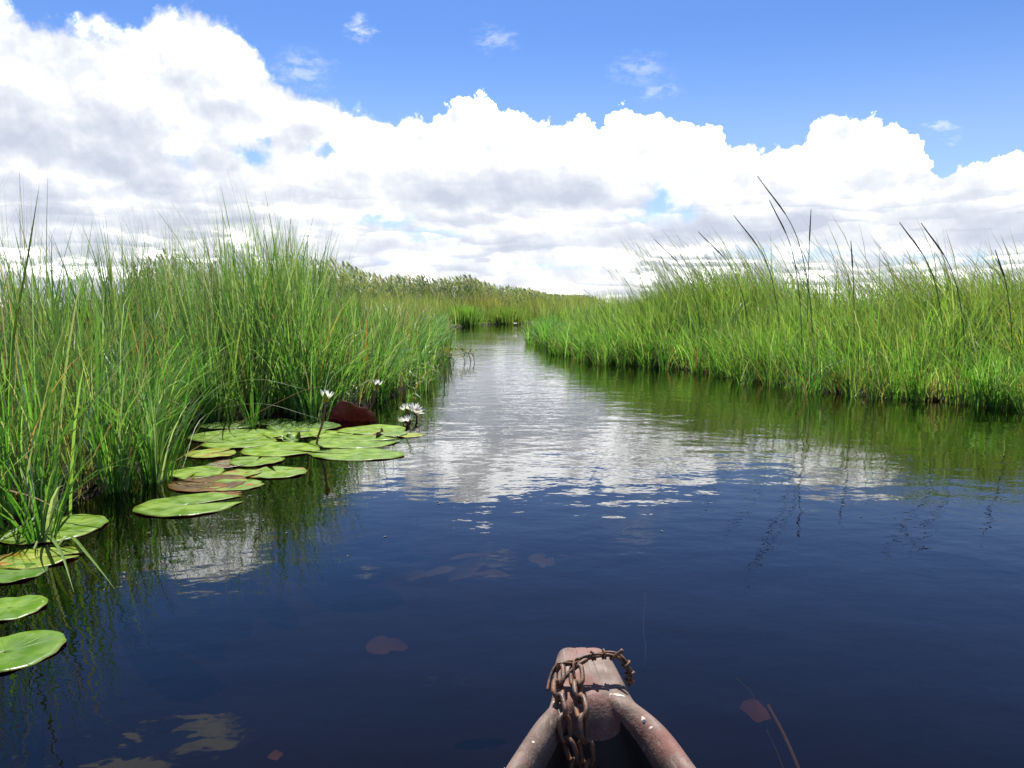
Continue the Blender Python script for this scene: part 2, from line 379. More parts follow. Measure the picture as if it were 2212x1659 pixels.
def grass_object(name, groups, mat, parent=None):
    vs, ks, lo, ls = [], [], [], []; v0 = 0; l0 = 0
    for V, K, nv, q, tri in groups:
        N = len(V); vs.append(V.reshape(-1, 3)); ks.append(K.reshape(-1, 3))
        b = v0 + np.arange(N) * nv
        Q = (b[:, None, None] + q[None]).reshape(-1, 4); T = b[:, None] + tri[None]
        lo += [Q.ravel(), T.ravel()]
        ls += [l0 + np.arange(len(Q)) * 4, l0 + len(Q) * 4 + np.arange(N) * 3]
        l0 += len(Q) * 4 + N * 3; v0 += N * nv
    vs = np.concatenate(vs); ks = np.concatenate(ks); lo = np.concatenate(lo); ls = np.concatenate(ls)
    me = bpy.data.meshes.new(name); me.vertices.add(len(vs)); me.vertices.foreach_set('co', vs.ravel().astype(np.float32))
    me.loops.add(len(lo)); me.loops.foreach_set('vertex_index', lo.astype(np.int32))
    me.polygons.add(len(ls)); me.polygons.foreach_set('loop_start', ls.astype(np.int32))
    me.update(calc_edges=True)
    at_ = me.attributes.new('col', 'FLOAT_COLOR', 'POINT'); at_.data.foreach_set('color', np.column_stack([np.clip(ks, 0, 1), np.ones(len(ks))]).ravel().astype(np.float32))
    me.materials.append(mat); me.validate(); o = bpy.data.objects.new(name, me); COL.objects.link(o)
    if parent: o.parent = parent
    return o
def cols(N, c, jit=0.22, hue=0.10):
    c = np.array(c)[None] * (1 + RNG.normal(0, jit, (N, 1))).clip(0.45, 1.8)
    return (c * (1 + RNG.normal(0, hue, (N, 3)))).clip(0.004, 0.9)
def pickc(N, table):
    """colours from a weighted table"""
    w = np.array([t[0] for t in table], float); idx = RNG.choice(len(table), N, p=w / w.sum())
    return np.array([t[1] for t in table])[idx] * (1 + RNG.normal(0, 0.18, (N, 1))).clip(0.5, 1.7) * (1 + RNG.normal(0, 0.07, (N, 3)))
def on_bank(N, line, depth, power=1.6, setback=0.0, lo=None, hi=None):
    """points on the land beside a stretch of water's edge, densest at the edge"""
    L = np.array(line); seg = np.diff(L, axis=0); ln = np.linalg.norm(seg, axis=1)
    mid = (L[1:] + L[:-1]) / 2; w = ln / np.maximum(np.linalg.norm(mid, axis=1), 2.0) ** 0.55; w /= w.sum()
    out = []; got = 0
    while got < N:
        m = N * 2; k = RNG.choice(len(seg), m, p=w); t = RNG.random(m)
        p = L[k] + seg[k] * t[:, None]; nr = np.stack([-seg[k][:, 1], seg[k][:, 0]], 1) / ln[k][:, None]
        d = setback + depth * RNG.random(m) ** power
        p = p + nr * d[:, None] + RNG.normal(0, 0.05, (m, 2)); p = p[~inside_water(p)]
        out.append(p); got += len(p)
    return np.concatenate(out)[:N]
def zb(p, d): return np.column_stack([p, np.clip(d * 0.25, 0, 0.1) - 0.05])
U = lambda a, b, N: RNG.uniform(a, b, N)
LEFT_LINE = left_pre[2:] + left_w                       # land lies to its left going away
RIGHT_LINE = list(reversed([right_post[1], right_post[0]][::-1] + [])) 
RIGHT_LINE = right_w + right_post[:2]                   # coming back: land on its left
WIND = np.pi * 0.97                                       # the breeze pushes everything to one side (-x)
LEAF_L = [(5, (0.090, 0.235, 0.042)), (4, (0.058, 0.175, 0.028)), (3.5, (0.155, 0.290, 0.088)), (2.6, (0.25, 0.35, 0.19)), (0.3, (0.25, 0.20, 0.08)), (0.2, (0.32, 0.25, 0.15))]
LEAF_R = [(5, (0.135, 0.300, 0.052)), (4, (0.100, 0.250, 0.038)), (3.5, (0.215, 0.355, 0.095)), (2.0, (0.31, 0.40, 0.19)), (0.4, (0.30, 0.28, 0.09)), (0.3, (0.30, 0.22, 0.11))]
STRAW = [(3, (0.26, 0.18, 0.10)), (2, (0.40, 0.32, 0.19)), (2, (0.13, 0.07, 0.035)), (0.7, (0.34, 0.17, 0.04))]
def clumps(N, line, depth, power, per=45, spread=0.075, setback=0.0):
    """blades gathered in tufts: position, tuft number, outward lean"""
    nc = max(1, N // per); cc = on_bank(nc, line, depth, power, setback); k = RNG.integers(0, nc, N)
    sp = spread * np.clip(np.linalg.norm(cc, axis=1) / 7, 0.8, 1.8)
    o = RNG.normal(0, 1, (N, 2)); p = cc[k] + o * sp[k][:, None]
    keep = ~inside_water(p) | (RNG.random(N) < 0.25); p, o, k = p[keep], o[keep], k[keep]
    return p, o, k, nc
def lean(o, wind, rnd=0.5):
    v = o * 0.75 + np.array([math.cos(WIND), math.sin(WIND)])[None] * wind + RNG.normal(0, rnd, o.shape)
    return np.arctan2(v[:, 1], v[:, 0]), np.linalg.norm(v, axis=1)
def widths(N, fine, broad, share=0.3): return np.where(RNG.random(N) < share, U(*broad, N), U(*fine, N))
def lerp_tip(c, tip, k): return c * (1 - k) + np.array(tip)[None] * k

def left_height(p):
    """the stand is tallest opposite the lilies and drops away along the reach"""
    u = p[:, 0] / np.maximum(p[:, 1], 1.0)
    h = np.interp(u, [-0.8, -0.55, -0.40, -0.30, -0.245, -0.205, -0.15, -0.10], [1.52, 1.54, 1.66, 1.86, 1.66, 1.22, 1.0, 0.86])
    return np.where(p[:, 1] > 11.5, 0.85, np.where(p[:, 1] > 9.5, np.minimum(h, 1.35), h))
def left_bank():
    g = []
    N = 31000; p, o, k, nc = clumps(N, LEFT_LINE, 3.4, 1.45, 42, 0.08); N = len(p); d, v = edge_info(p); far = np.linalg.norm(p, axis=1)
    cf = RNG.normal(1, 0.20, nc).clip(0.6, 1.5)[k]; hf = RNG.normal(0.95, 0.10, nc)[k]
    az, st = lean(o, 0.35, 0.5); c = pickc(N, LEAF_L) * cf[:, None]
    ln = left_height(p) * hf * (0.66 + 0.34 * np.clip(d / 0.9, 0, 1)) * U(0.45, 1.06, N)
    g.append(blades_arrays(zb(p, d), ln, widths(N, (0.0045, 0.009), (0.010, 0.019), 0.45) * np.clip(far / 7, 0.8, 2.0), az, 0.02 + 0.125 * st * U(0.2, 1.5, N), np.abs(RNG.normal(0.25, 0.33, N)), c * [1.1, 1.0, 0.9], lerp_tip(c, (0.24, 0.28, 0.15), 0.25)))
    # pale, glaucous stalks farther in, standing taller
    N = 7000; p, o, k, nc = clumps(N, LEFT_LINE, 3.3, 0.9, 30, 0.12, 0.45); d, v = edge_info(p); far = np.linalg.norm(p, axis=1)
    m = (far < 11) & (left_height(p) > 1.3); p, d, far, o = p[m], d[m], far[m], o[m]; N = len(p); az, st = lean(o, 0.6, 0.5)
    c = pickc(N, [(3, (0.20, 0.28, 0.14)), (2.5, (0.26, 0.32, 0.21)), (1, (0.34, 0.26, 0.17)), (2, (0.10, 0.19, 0.045))])
    g.append(blades_arrays(zb(p, d), left_height(p) * U(0.90, 1.10, N), widths(N, (0.003, 0.005), (0.006, 0.010), 0.2), az, 0.02 + 0.08 * st, np.abs(RNG.normal(0.2, 0.18, N)), c, c * 1.15))
    # hair-fine flowering culms above the rest
    N = 2600; p = on_bank(N, LEFT_LINE, 2.4, 0.9, 0.6); d, v = edge_info(p); far = np.linalg.norm(p, axis=1)
    m = (far < 9.5) & (left_height(p) > 1.35); p, d = p[m], d[m]; N = len(p); c = pickc(N, [(1, (0.22, 0.20, 0.14)), (1, (0.14, 0.18, 0.09))])
    g.append(blades_arrays(zb(p, d), left_height(p) * U(1.05, 1.32, N), U(0.0015, 0.0030, N), WIND + RNG.normal(0, 0.45, N), np.abs(RNG.normal(0.10, 0.06, N)), U(0.1, 0.6, N), c, c))
    # arching fringe over the water
    N = 5200; p, o, k, nc = clumps(N, LEFT_LINE, 0.45, 1.2, 26, 0.05); N = len(p); d, v = edge_info(p); far = np.linalg.norm(p, axis=1)
    c = pickc(N, LEAF_L[:4]) * RNG.normal(1, 0.2, nc).clip(0.6, 1.5)[k][:, None]; vv = v * 0.9 + o * 0.5; az = np.arctan2(vv[:, 1], vv[:, 0]) + RNG.normal(0, 0.4, N)
    g.append(blades_arrays(zb(p, d), U(0.3, 1.0, N), widths(N, (0.004, 0.008), (0.009, 0.015)) * np.clip(far / 7, 0.8, 2), az, U(0.05, 0.45, N), U(0.2, 1.8, N), c, c))
    # dead straw
    N = 2200; p = on_bank(N, LEFT_LINE, 1.0, 1.1); d, v = edge_info(p); c = pickc(N, STRAW)
    g.append(blades_arrays(zb(p, d), U(0.2, 1.15, N), U(0.003, 0.009, N), U(0, 6.28, N), np.abs(RNG.normal(0.15, 0.25, N)), RNG.normal(0.3, 0.6, N), c, c))
    N = 1500; p, o, k, nc = clumps(N, LEFT_LINE, 1.6, 1.0, 6, 0.10); N = len(p); d, v = edge_info(p); far = np.linalg.norm(p, axis=1); c = pickc(N, LEAF_L)
    g.append(blades_arrays(zb(p, d), U(0.6, 1.25, N), U(0.006, 0.013, N) * np.clip(far / 8, 0.9, 1.6), U(0, 6.28, N), U(0.0, 0.35, N), U(1.3, 2.9, N), c, c, bend=RNG.uniform(3, 8)))
    # stray tufts standing off the edge, so the waterline is ragged
    nt_ = 46; e = on_bank(nt_, LEFT_LINE[-10:], 0.05, 1.0); d0, v0 = edge_info(e); e = e + v0 * U(-0.05, 0.34, nt_)[:, None]; N = nt_ * 26; k = RNG.integers(0, nt_, N); o = RNG.normal(0, 1, (N, 2)); p = e[k] + o * 0.035
    far = np.linalg.norm(p, axis=1); c = pickc(N, LEAF_L[:4] + [(1.0, (0.26, 0.18, 0.10))]) * RNG.normal(1, 0.2, nt_).clip(0.6, 1.4)[k][:, None]; az, st = lean(o, 0.2, 0.5); hk = U(0.25, 0.85, nt_)[k]
    g.append(blades_arrays(np.column_stack([p, np.full(N, -0.06)]), hk * U(0.4, 1.1, N), widths(N, (0.004, 0.007), (0.008, 0.012)) * np.clip(far / 7.5, 0.9, 1.8), az, 0.16 * st * U(0.3, 1.4, N), U(0.1, 1.5, N), c, c))
    return tag(grass_object('left_bank_grass', g, GRASS), 'dense tall green sedge crowding the near bank behind the lily pads', 'grass', kind='stuff')
left_bank()

def right_bank():
    g = []
    N = 80000; p, o, k, nc = clumps(N, RIGHT_LINE, 4.8, 1.05, 50, 0.09); N = len(p); d, v = edge_info(p); far = np.linalg.norm(p, axis=1)
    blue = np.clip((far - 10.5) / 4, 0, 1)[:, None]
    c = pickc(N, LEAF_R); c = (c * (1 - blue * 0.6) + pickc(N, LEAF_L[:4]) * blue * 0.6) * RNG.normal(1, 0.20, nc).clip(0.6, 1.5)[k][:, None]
    hm = 0.44 + 1.0 * np.clip(d / 2.6, 0, 1) ** 0.85; hm *= (0.84 + 0.26 * np.clip((far - 8) / 3, 0, 1) - 0.50 * np.clip((far - 15) / 6, 0, 1)) * np.interp(p[:, 0] / p[:, 1], [0.08, 0.16, 0.3, 0.45, 0.68], [1.0, 1.12, 1.06, 0.94, 0.82]) * RNG.normal(1, 0.10, nc)[k]
    az, st = lean(o, 0.75, 0.45)
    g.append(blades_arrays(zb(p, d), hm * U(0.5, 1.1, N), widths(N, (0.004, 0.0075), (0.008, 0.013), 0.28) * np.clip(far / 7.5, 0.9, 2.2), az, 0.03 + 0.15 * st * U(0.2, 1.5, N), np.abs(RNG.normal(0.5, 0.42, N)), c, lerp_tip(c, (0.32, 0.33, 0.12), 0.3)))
    # wind-blown taller culms with narrow dark heads
    N = 5000; p, o, k, nc = clumps(N, RIGHT_LINE, 3.2, 0.9, 9, 0.10, 1.5); d, v = edge_info(p); far = np.linalg.norm(p, axis=1)
    m = far < 18; p, d, far, k = p[m], d[m], far[m], k[m]; N = len(p)
    c = pickc(N, [(3, (0.15, 0.24, 0.045)), (2, (0.11, 0.19, 0.05)), (1, (0.27, 0.25, 0.09))]); ct = pickc(N, [(3, (0.10, 0.13, 0.07)), (2, (0.17, 0.14, 0.09)), (2, (0.15, 0.22, 0.08))])
    g.append(blades_arrays(zb(p, d), U(1.2, 1.85, N) * np.interp(p[:, 0] / p[:, 1], [0.08, 0.14, 0.3, 0.45, 0.68], [0.85, 1.0, 0.98, 0.88, 0.74]) * RNG.normal(1, 0.07, nc)[k] * (1 + 0.32 * np.clip((far - 8) / 4, 0, 1)), U(0.004, 0.009, N) * np.clip(far / 8, 0.9, 1.6), WIND + RNG.normal(0, 0.33, N), np.abs(RNG.normal(0.18, 0.11, N)), U(0.35, 1.15, N), c, ct,
                           prof=np.array([0.7, 0.8, 0.7, 0.6, 1.1, 0.0])))
    # fringe dipping to the water
    N = 8200; p, o, k, nc = clumps(N, RIGHT_LINE, 0.6, 1.2, 30, 0.05); N = len(p); d, v = edge_info(p); far = np.linalg.norm(p, axis=1)
    c = pickc(N, LEAF_L[:4] + LEAF_R[:2]) * RNG.normal(1, 0.22, nc).clip(0.6, 1.5)[k][:, None]; vv = v * 0.8 + o * 0.5; az = np.arctan2(vv[:, 1], vv[:, 0]) + RNG.normal(0, 0.4, N)
    g.append(blades_arrays(zb(p, d), U(0.25, 0.75, N), widths(N, (0.004, 0.007), (0.008, 0.013)) * np.clip(far / 7.5, 0.9, 2), az, U(0.05, 0.45, N), U(0.2, 1.6, N), c, c * 1.1))
    N = 4200; p = on_bank(N, RIGHT_LINE, 0.55, 1.2); d, v = edge_info(p); c = pickc(N, STRAW)
    g.append(blades_arrays(zb(p, d), U(0.10, 0.5, N), U(0.004, 0.010, N), U(0, 6.28, N), np.abs(RNG.normal(0.3, 0.35, N)), RNG.normal(0.4, 0.8, N), c, c))
    N = 1500; p, o, k, nc = clumps(N, RIGHT_LINE, 3.0, 1.0, 6, 0.10); N = len(p); d, v = edge_info(p); far = np.linalg.norm(p, axis=1); c = pickc(N, LEAF_R)
    g.append(blades_arrays(zb(p, d), U(0.6, 1.25, N), U(0.006, 0.013, N) * np.clip(far / 8, 0.9, 1.6), U(0, 6.28, N), U(0.0, 0.35, N), U(1.3, 2.9, N), c, c, bend=RNG.uniform(3, 8)))
    # stray tufts standing off the edge, so the waterline is ragged
    nt_ = 110; e = on_bank(nt_, RIGHT_LINE, 0.05, 1.0); d0, v0 = edge_info(e); e = e + v0 * U(-0.05, 0.34, nt_)[:, None]; N = nt_ * 26; k = RNG.integers(0, nt_, N); o = RNG.normal(0, 1, (N, 2)); p = e[k] + o * 0.035
    far = np.linalg.norm(p, axis=1); c = pickc(N, LEAF_R[:4] + LEAF_L[:3] + [(1.2, (0.26, 0.18, 0.10)), (1.0, (0.13, 0.07, 0.035))]) * RNG.normal(1, 0.2, nt_).clip(0.6, 1.4)[k][:, None]; az, st = lean(o, 0.2, 0.5); hk = U(0.25, 0.85, nt_)[k]
    g.append(blades_arrays(np.column_stack([p, np.full(N, -0.06)]), hk * U(0.4, 1.1, N), widths(N, (0.004, 0.007), (0.008, 0.012)) * np.clip(far / 7.5, 0.9, 1.8), az, 0.16 * st * U(0.3, 1.4, N), U(0.1, 1.5, N), c, c))
    return tag(grass_object('right_bank_grass', g, GRASS), 'wind-blown bright green grass along the bank across the water', 'grass', kind='stuff')
right_bank()

MEADOW = [(4, (0.18, 0.28, 0.07)), (3, (0.25, 0.30, 0.11)), (3, (0.13, 0.24, 0.05)), (1, (0.30, 0.28, 0.15))]
def meadow():
    """the marsh behind both banks, out to the reeds"""
    g = []
    def patch(N, x0, x1, y0, y1, h, wdt, table, ln=0.3, keep=None):
        nc = N // 40; cc = np.column_stack([U(x0, x1, nc), y0 + (y1 - y0) * RNG.random(nc) ** 1.2]); k = RNG.integers(0, nc, N); o = RNG.normal(0, 1, (N, 2))
        p = cc[k] + o * 0.012 * cc[k][:, 1:2]; d, v = edge_info(p); m = ~inside_water(p) & (d > 0.05)
        if keep is not None: m &= keep(p)
        p, d, k, o = p[m], d[m], k[m], o[m]; N = len(p); h = np.interp(p[:, 1], [y0, y1], h) if isinstance(h, tuple) else h; c = pickc(N, table) * RNG.normal(1, 0.18, nc).clip(0.6, 1.5)[k][:, None]; az, st = lean(o, 0.7)
        g.append(blades_arrays(zb(p, d), h * RNG.normal(1, 0.09, nc)[k] * U(0.6, 1.1, N), U(*wdt, N), az, 0.08 * st, np.abs(RNG.normal(ln, 0.2, N)), c, lerp_tip(c, (0.36, 0.33, 0.17), 0.35), nseg=4))
    patch(15000, -9, -1.5, 11, 30, (0.80, 1.30), (0.010, 0.02), MEADOW)
    patch(14000, -16, 6, 28, 52, (1.35, 1.75), (0.02, 0.04), MEADOW)
    patch(7000, 2, 14, 14, 40, 0.95, (0.012, 0.024), LEAF_R)
    patch(5000, 4, 22, 8, 22, 1.0, (0.010, 0.02), LEAF_R)
    patch(5000, -16, -4, 3, 14, 1.2, (0.010, 0.02), LEAF_L)
    patch(9000, -60, 60, 45, 140, 1.0, (0.05, 0.11), MEADOW)
    return tag(grass_object('marsh_meadow_grass', g, GRASS), 'pale yellowish marsh grass stretching back behind the banks', 'grass', kind='stuff')
meadow()

def reed_bed():
    """tall plumed reeds behind the marsh, receding to one side"""
    ctrl = [(300, 36), (700, 42), (850, 50), (1000, 62), (1110, 76), (1200, 92), (1290, 118)]
    N = 3400; t = RNG.random(N) * (len(ctrl) - 1); i = t.astype(int); f = t - i; C = np.array(ctrl, float)
    px = C[i, 0] * (1 - f) + C[i + 1, 0] * f; y = C[i, 1] * (1 - f) + C[i + 1, 1] * f + RNG.random(N) ** 1.3 * 9
    x = (px - 1106) / FPX * y; base = np.column_stack([x, y, np.full(N, 0.05)])
    H = (2.95 + 0.25 * np.sin(px * 0.02) + 0.15 * np.sin(px * 0.051)) * U(0.72, 1.08, N) * np.interp(px, [300, 700, 1000, 1200, 1290], [1.0, 1.05, 0.98, 0.85, 0.7])
    az = WIND + RNG.normal(0, 0.5, N); th0 = np.abs(RNG.normal(0.05, 0.05, N)); th1 = U(0.05, 0.35, N)
    sc = y / 45.0; g = []
    T = [(3, (0.20, 0.26, 0.14)), (2, (0.25, 0.27, 0.16)), (2, (0.16, 0.24, 0.11)), (0.7, (0.30, 0.26, 0.17))]  # slight distance haze is put into these paler reed colours
    patchy = (1.0 + 0.15 * np.sin(px * 0.017 + 1.0))[:, None]
    c = pickc(N, T) * patchy; g.append(blades_arrays(base, H, 0.025 * sc, az, th0, th1, c, c, nseg=3))
    tipx = base[:, 0] + np.cos(az) * H * (th0 + th1 * 0.35); 
    for k in range(9):
        fr = U(0.22, 0.98, N); b = base.copy(); b[:, 2] += H * fr * 0.98; b[:, 0] += (tipx - base[:, 0]) * fr ** 1.5
        c = pickc(N, T) * patchy; g.append(blades_arrays(b, U(0.40, 0.75, N), U(0.035, 0.06, N) * sc, np.where(RNG.random(N) < 0.7, WIND, 0.0) + RNG.normal(0, 0.6, N), U(0.3, 0.9, N), U(0.2, 1.2, N), c, c, nseg=3))
    m = RNG.random(N) < 0.75; b = base[m].copy(); b[:, 2] += H[m] * 0.95; b[:, 0] = tipx[m]; n_ = len(b)
    c = pickc(n_, [(1, (0.28, 0.26, 0.18)), (2, (0.22, 0.27, 0.16))])
    g.append(blades_arrays(b, U(0.25, 0.5, n_), U(0.07, 0.13, n_) * sc[m], WIND + RNG.normal(0, 0.4, n_), U(0.1, 0.5, n_), U(0.3, 1.1, n_), c, c * 1.1, nseg=4, prof=np.array([0.4, 1, 0.9, 0.5, 0])))
    return tag(grass_object('reed_bed', g, GRASS), 'distant bed of tall grey-green plumed reeds below the clouds', 'reeds', kind='stuff')
reed_bed()

# ------------------------------------------------------------------ tussocks and tufts that stand alone
def tussock(name, loc, rad, h, N, table, width, label, cat='grass tuft', spread=0.5, wind=0.3, bend=0.6, straw=0.05, group=None):
    root = empty(name, loc); o = RNG.normal(0, 0.5, (N, 2)); p = o * rad * 0.6
    v = o * spread * 2 + np.array([math.cos(WIND), math.sin(WIND)]) * wind + RNG.normal(0, 0.3, (N, 2)); az = np.arctan2(v[:, 1], v[:, 0]); st = np.linalg.norm(v, axis=1)
    c = pickc(N, table); b = np.column_stack([p, np.full(N, -0.06)])
    ns = int(N * straw); ns = ns if ns > 20 else 0
    live = grass_object('blades', [blades_arrays(b[ns:], h * U(0.55, 1.1, N - ns), U(*width, N - ns), az[ns:], 0.16 * st[ns:] * U(0.4, 1.3, N - ns), np.abs(RNG.normal(bend, 0.35, N - ns)), c[ns:], c[ns:] * 1.1)], GRASS, root); live['kind'] = 'stuff'
    if ns > 20:
        cs = pickc(ns, STRAW); grass_object('dead_blades', [blades_arrays(b[:ns], h * U(0.3, 0.8, ns), U(*width, ns), az[:ns], U(0.1, 0.6, ns), U(0.2, 1.2, ns), cs, cs)], GRASS, root)['kind'] = 'stuff'
    return tag(root, label, cat, group)
tussock('sedge_tussock', ground(1000, 704), 1.35, 1.15, 1300, [(3, (0.12, 0.25, 0.055)), (2, (0.17, 0.29, 0.08))], (0.02, 0.035), 'rounded vivid green sedge tussock at the far end of the channel', wind=0.1, bend=0.4, straw=0.02)
tussock('sedge_tussock', ground(1090, 700), 1.6, 1.1, 1300, [(3, (0.12, 0.21, 0.05)), (2, (0.18, 0.25, 0.08))], (0.02, 0.035), 'darker green tussock closing the end of the channel beside the vivid one', wind=0.3, bend=0.5, straw=0.08)
tussock('dry_sedge_tussock', (at(1045, 660, 46).x, 46, 0.05), 1.6, 1.75, 1100, [(3, (0.22, 0.19, 0.095)), (2, (0.15, 0.17, 0.06))], (0.03, 0.05), 'brownish dry tussock rising before the distant reeds', bend=0.4, straw=0.3)
tussock('dry_sedge_tussock', (at(1165, 660, 52).x, 52, 0.05), 2.2, 1.65, 1300, [(3, (0.17, 0.19, 0.08)), (2, (0.13, 0.18, 0.06))], (0.03, 0.055), 'grey-green tussock at the end of the distant reeds', bend=0.5, straw=0.1)
tussock('sedge_tuft', ground(335, 1040), 0.10, 0.78, 95, LEAF_L[:4], (0.006, 0.013), 'fresh green sedge tuft standing in water left of the lily pads', spread=0.75, wind=0.0, bend=0.7, straw=0.08)
tussock('sedge_tuft', ground(250, 1062), 0.09, 0.72, 70, LEAF_L[:4], (0.006, 0.012), 'green sedge tuft at the bank edge beside brown straw', spread=0.7, wind=0.1, bend=0.5, straw=0.15)
tussock('sedge_tuft', ground(90, 1165), 0.07, 0.52, 32, LEAF_L[:4], (0.007, 0.015), 'broad-bladed tuft rising behind the lily pad at the frame edge', spread=0.8, wind=-0.1, bend=0.9, straw=0.06)
tussock('sedge_tuft', ground(545, 925), 0.05, 0.42, 22, LEAF_L[:3], (0.006, 0.010), 'small thin tuft growing up between the lily pads', spread=0.5, wind=0.1, bend=0.4, straw=0.1)

# ------------------------------------------------------------------ tall bulrush stalks over the other bank
def bulrush(px_base, py_base, tip, label, dark=1.0, back=0.9):
    y0 = ground(px_base, py_base).y + back; b0 = Vector(((px_base - 1106) / FPX * y0, y0, 0.0)); t = at(tip[0], tip[1], b0.y)
    root = empty('bulrush_stalk', b0); L = t - b0
    ctrl = [Vector((0, 0, 0)), Vector((L.x * 0.10, 0, L.z * 0.40)), Vector((L.x * 0.38, 0.02, L.z * 0.74)), L]
    pts = spline(ctrl, 22); n = len(pts)
    V, F = tube(pts[:17], [0.0065 * (1 - 0.4 * i / n) for i in range(17)], 5); mesh_obj('stem', V, F, STALK, root)
    V, F = tube(pts[16:], [0.0095 * (1 - (i / 6.0)) ** 0.7 * (0.55 if i == 0 else 1) + 0.0012 for i in range(n - 16)], 5); mesh_obj('seed_head', V, F, HEAD, root)
    return tag(root, label, 'bulrush', 'bulrush stalks above the bank grass')
STALK, n, out = mat_new('stalk'); nz = n.noise(n.new('ShaderNodeTexCoord').outputs['Object'], 9.0, 3); p = principled(n, n.ramp(nz, [(0.3, (0.045, 0.085, 0.028)), (0.7, (0.08, 0.13, 0.04))]), 0.5); n.nt.links.new(p.outputs[0], out.inputs[0])
HEAD, n, out = mat_new('seed_head'); nz = n.noise(n.new('ShaderNodeTexCoord').outputs['Object'], 30.0, 3); p = principled(n, n.ramp(nz, [(0.3, (0.055, 0.05, 0.028)), (0.7, (0.12, 0.09, 0.05))]), 0.8); n.nt.links.new(p.outputs[0], out.inputs[0])
bulrush(1760, 842, (1636, 380), 'tallest bulrush stalk, bending over the bank grass against the clouds')
bulrush(1735, 840, (1662, 432), 'bulrush stalk close beside the tallest one, slightly shorter')
bulrush(1742, 842, (1752, 452), 'upright thin stalk just past the tallest bulrush', back=1.2)
bulrush(1845, 852, (1838, 520), 'straight short stalk with dark head between leaning grass', back=1.0)
bulrush(2045, 868, (1943, 480), 'leaning stalk with dark head in the outer grass clump')
bulrush(2090, 872, (1990, 482), 'second leaning stalk of the outer grass clump')
bulrush(2190, 880, (2150, 540), 'stalk leaning at the frame edge above the bank')
bulrush(1520, 806, (1412, 515), 'thin stalk leaning out where the bank grass thins')
bulrush(1690, 834, (1585, 465), 'arching stalk with drooping dark tip in the middle clump')
bulrush(1625, 822, (1508, 500), 'slender stalk at the crest of the tall middle grass')

# ------------------------------------------------------------------ water lilies
def pad_material(name, a, b, edge, under=(0.16, 0.030, 0.028), blotch=0.0, trans=0.30, rough=0.52, spec=0.32):
    """upper face: radiating veins, worn rim; lower face is a second slot"""
    m, n, out = mat_new(name); oc = n.new('ShaderNodeTexCoord').outputs['Object']; x, y, z = n.sep(oc)
    at_ = n.new('ShaderNodeAttribute'); at_.attribute_name = 'rad'; rr = at_.outputs['Fac']
    ang = n.m('ARCTAN2', y, x)
    vein = n.m('ABSOLUTE', n.m('SINE', n.m('ADD', n.m('MULTIPLY', ang, 9.0), n.m('MULTIPLY', n.noise(oc, 9.0, 2), 1.6))))
    vl = n.step(vein, 0.16, 0.0)
    info = n.new('ShaderNodeObjectInfo'); rnd = info.outputs['Random']
    oc2 = n.v('ADD', oc, n.xyz(n.m('MULTIPLY', rnd, 40.0), rnd, 0.0))
    c = n.mix(n.step(n.noise(oc2, 7.0, 4, 0.6), 0.35, 0.68), (a[0] * 0.72, a[1] * 0.80, a[2] * 0.8, 1), (*b, 1))
    c = n.mix(n.m('MULTIPLY', vl, 0.55), c, (a[0] * 1.6, a[1] * 1.3, a[2] * 1.6, 1))
    e = n.m('ADD', rr, n.m('MULTIPLY', n.m('SUBTRACT', n.noise(oc2, 5.0, 4, 0.6), 0.5), 0.5))
    c = n.mix(n.step(e, 0.97, 1.10), c, (*edge, 1))
    if blotch: c = n.mix(n.step(n.noise(oc2, 5.5, 4, 0.65), 0.62 - blotch * 0.25, 0.70 - blotch * 0.2), c, (edge[0] * 0.8, edge[1] * 0.6, edge[2] * 0.7, 1))
    c = n.mix(n.step(n.noise(oc2, 42.0, 3, 0.6), 0.66, 0.71, 0, 0.7), c, (0.085, 0.075, 0.02, 1))
    c = n.v('MULTIPLY', c, n.xyz(n.step(rnd, 0.0, 1.0, 0.78, 1.08, 'LINEAR'), n.step(rnd, 0.0, 1.0, 0.80, 1.02, 'LINEAR'), 0.75))
    p = principled(n, c, n.step(n.noise(oc2, 12.0, 3), 0.35, 0.65, rough - 0.24, rough + 0.15), Specular_IOR_Level=spec)
    n.put(p.inputs['Normal'], bump(n, n.m('ADD', n.m('MULTIPLY', vl, -0.6), n.noise(oc2, 25.0, 3)), 0.35, 0.004))
    t = n.new('ShaderNodeBsdfTranslucent'); n.put(t.inputs[0], n.v('MULTIPLY', c, (1.2, 1.1, 0.4)))
    mx = n.new('ShaderNodeMixShader'); mx.inputs[0].default_value = trans
    n.nt.links.new(p.outputs[0], mx.inputs[1]); n.nt.links.new(t.outputs[0], mx.inputs[2]); n.nt.links.new(mx.outputs[0], out.inputs[0])
    return m
PAD = pad_material('lily_pad_green', (0.150, 0.270, 0.014), (0.200, 0.330, 0.020), (0.27, 0.26, 0.04))
PAD_DEEP = pad_material('lily_pad_deep_green', (0.090, 0.205, 0.012), (0.130, 0.255, 0.018), (0.19, 0.22, 0.03))
PAD_YEL = pad_material('lily_pad_yellowing', (0.200, 0.300, 0.028), (0.280, 0.330, 0.035), (0.36, 0.24, 0.03), blotch=0.22)
PAD_ORANGE = pad_material('lily_pad_orange_rim', (0.150, 0.290, 0.030), (0.210, 0.320, 0.035), (0.38, 0.16, 0.02), blotch=0.30)
PAD_BROWN = pad_material('lily_pad_brown', (0.085, 0.046, 0.014), (0.150, 0.085, 0.026), (0.22, 0.12, 0.02), blotch=0.3, trans=0.05, rough=0.6, spec=0.12)
PAD_OLIVE = pad_material('lily_pad_olive', (0.090, 0.100, 0.030), (0.130, 0.130, 0.045), (0.15, 0.07, 0.03), blotch=0.4, trans=0.08, rough=0.5)
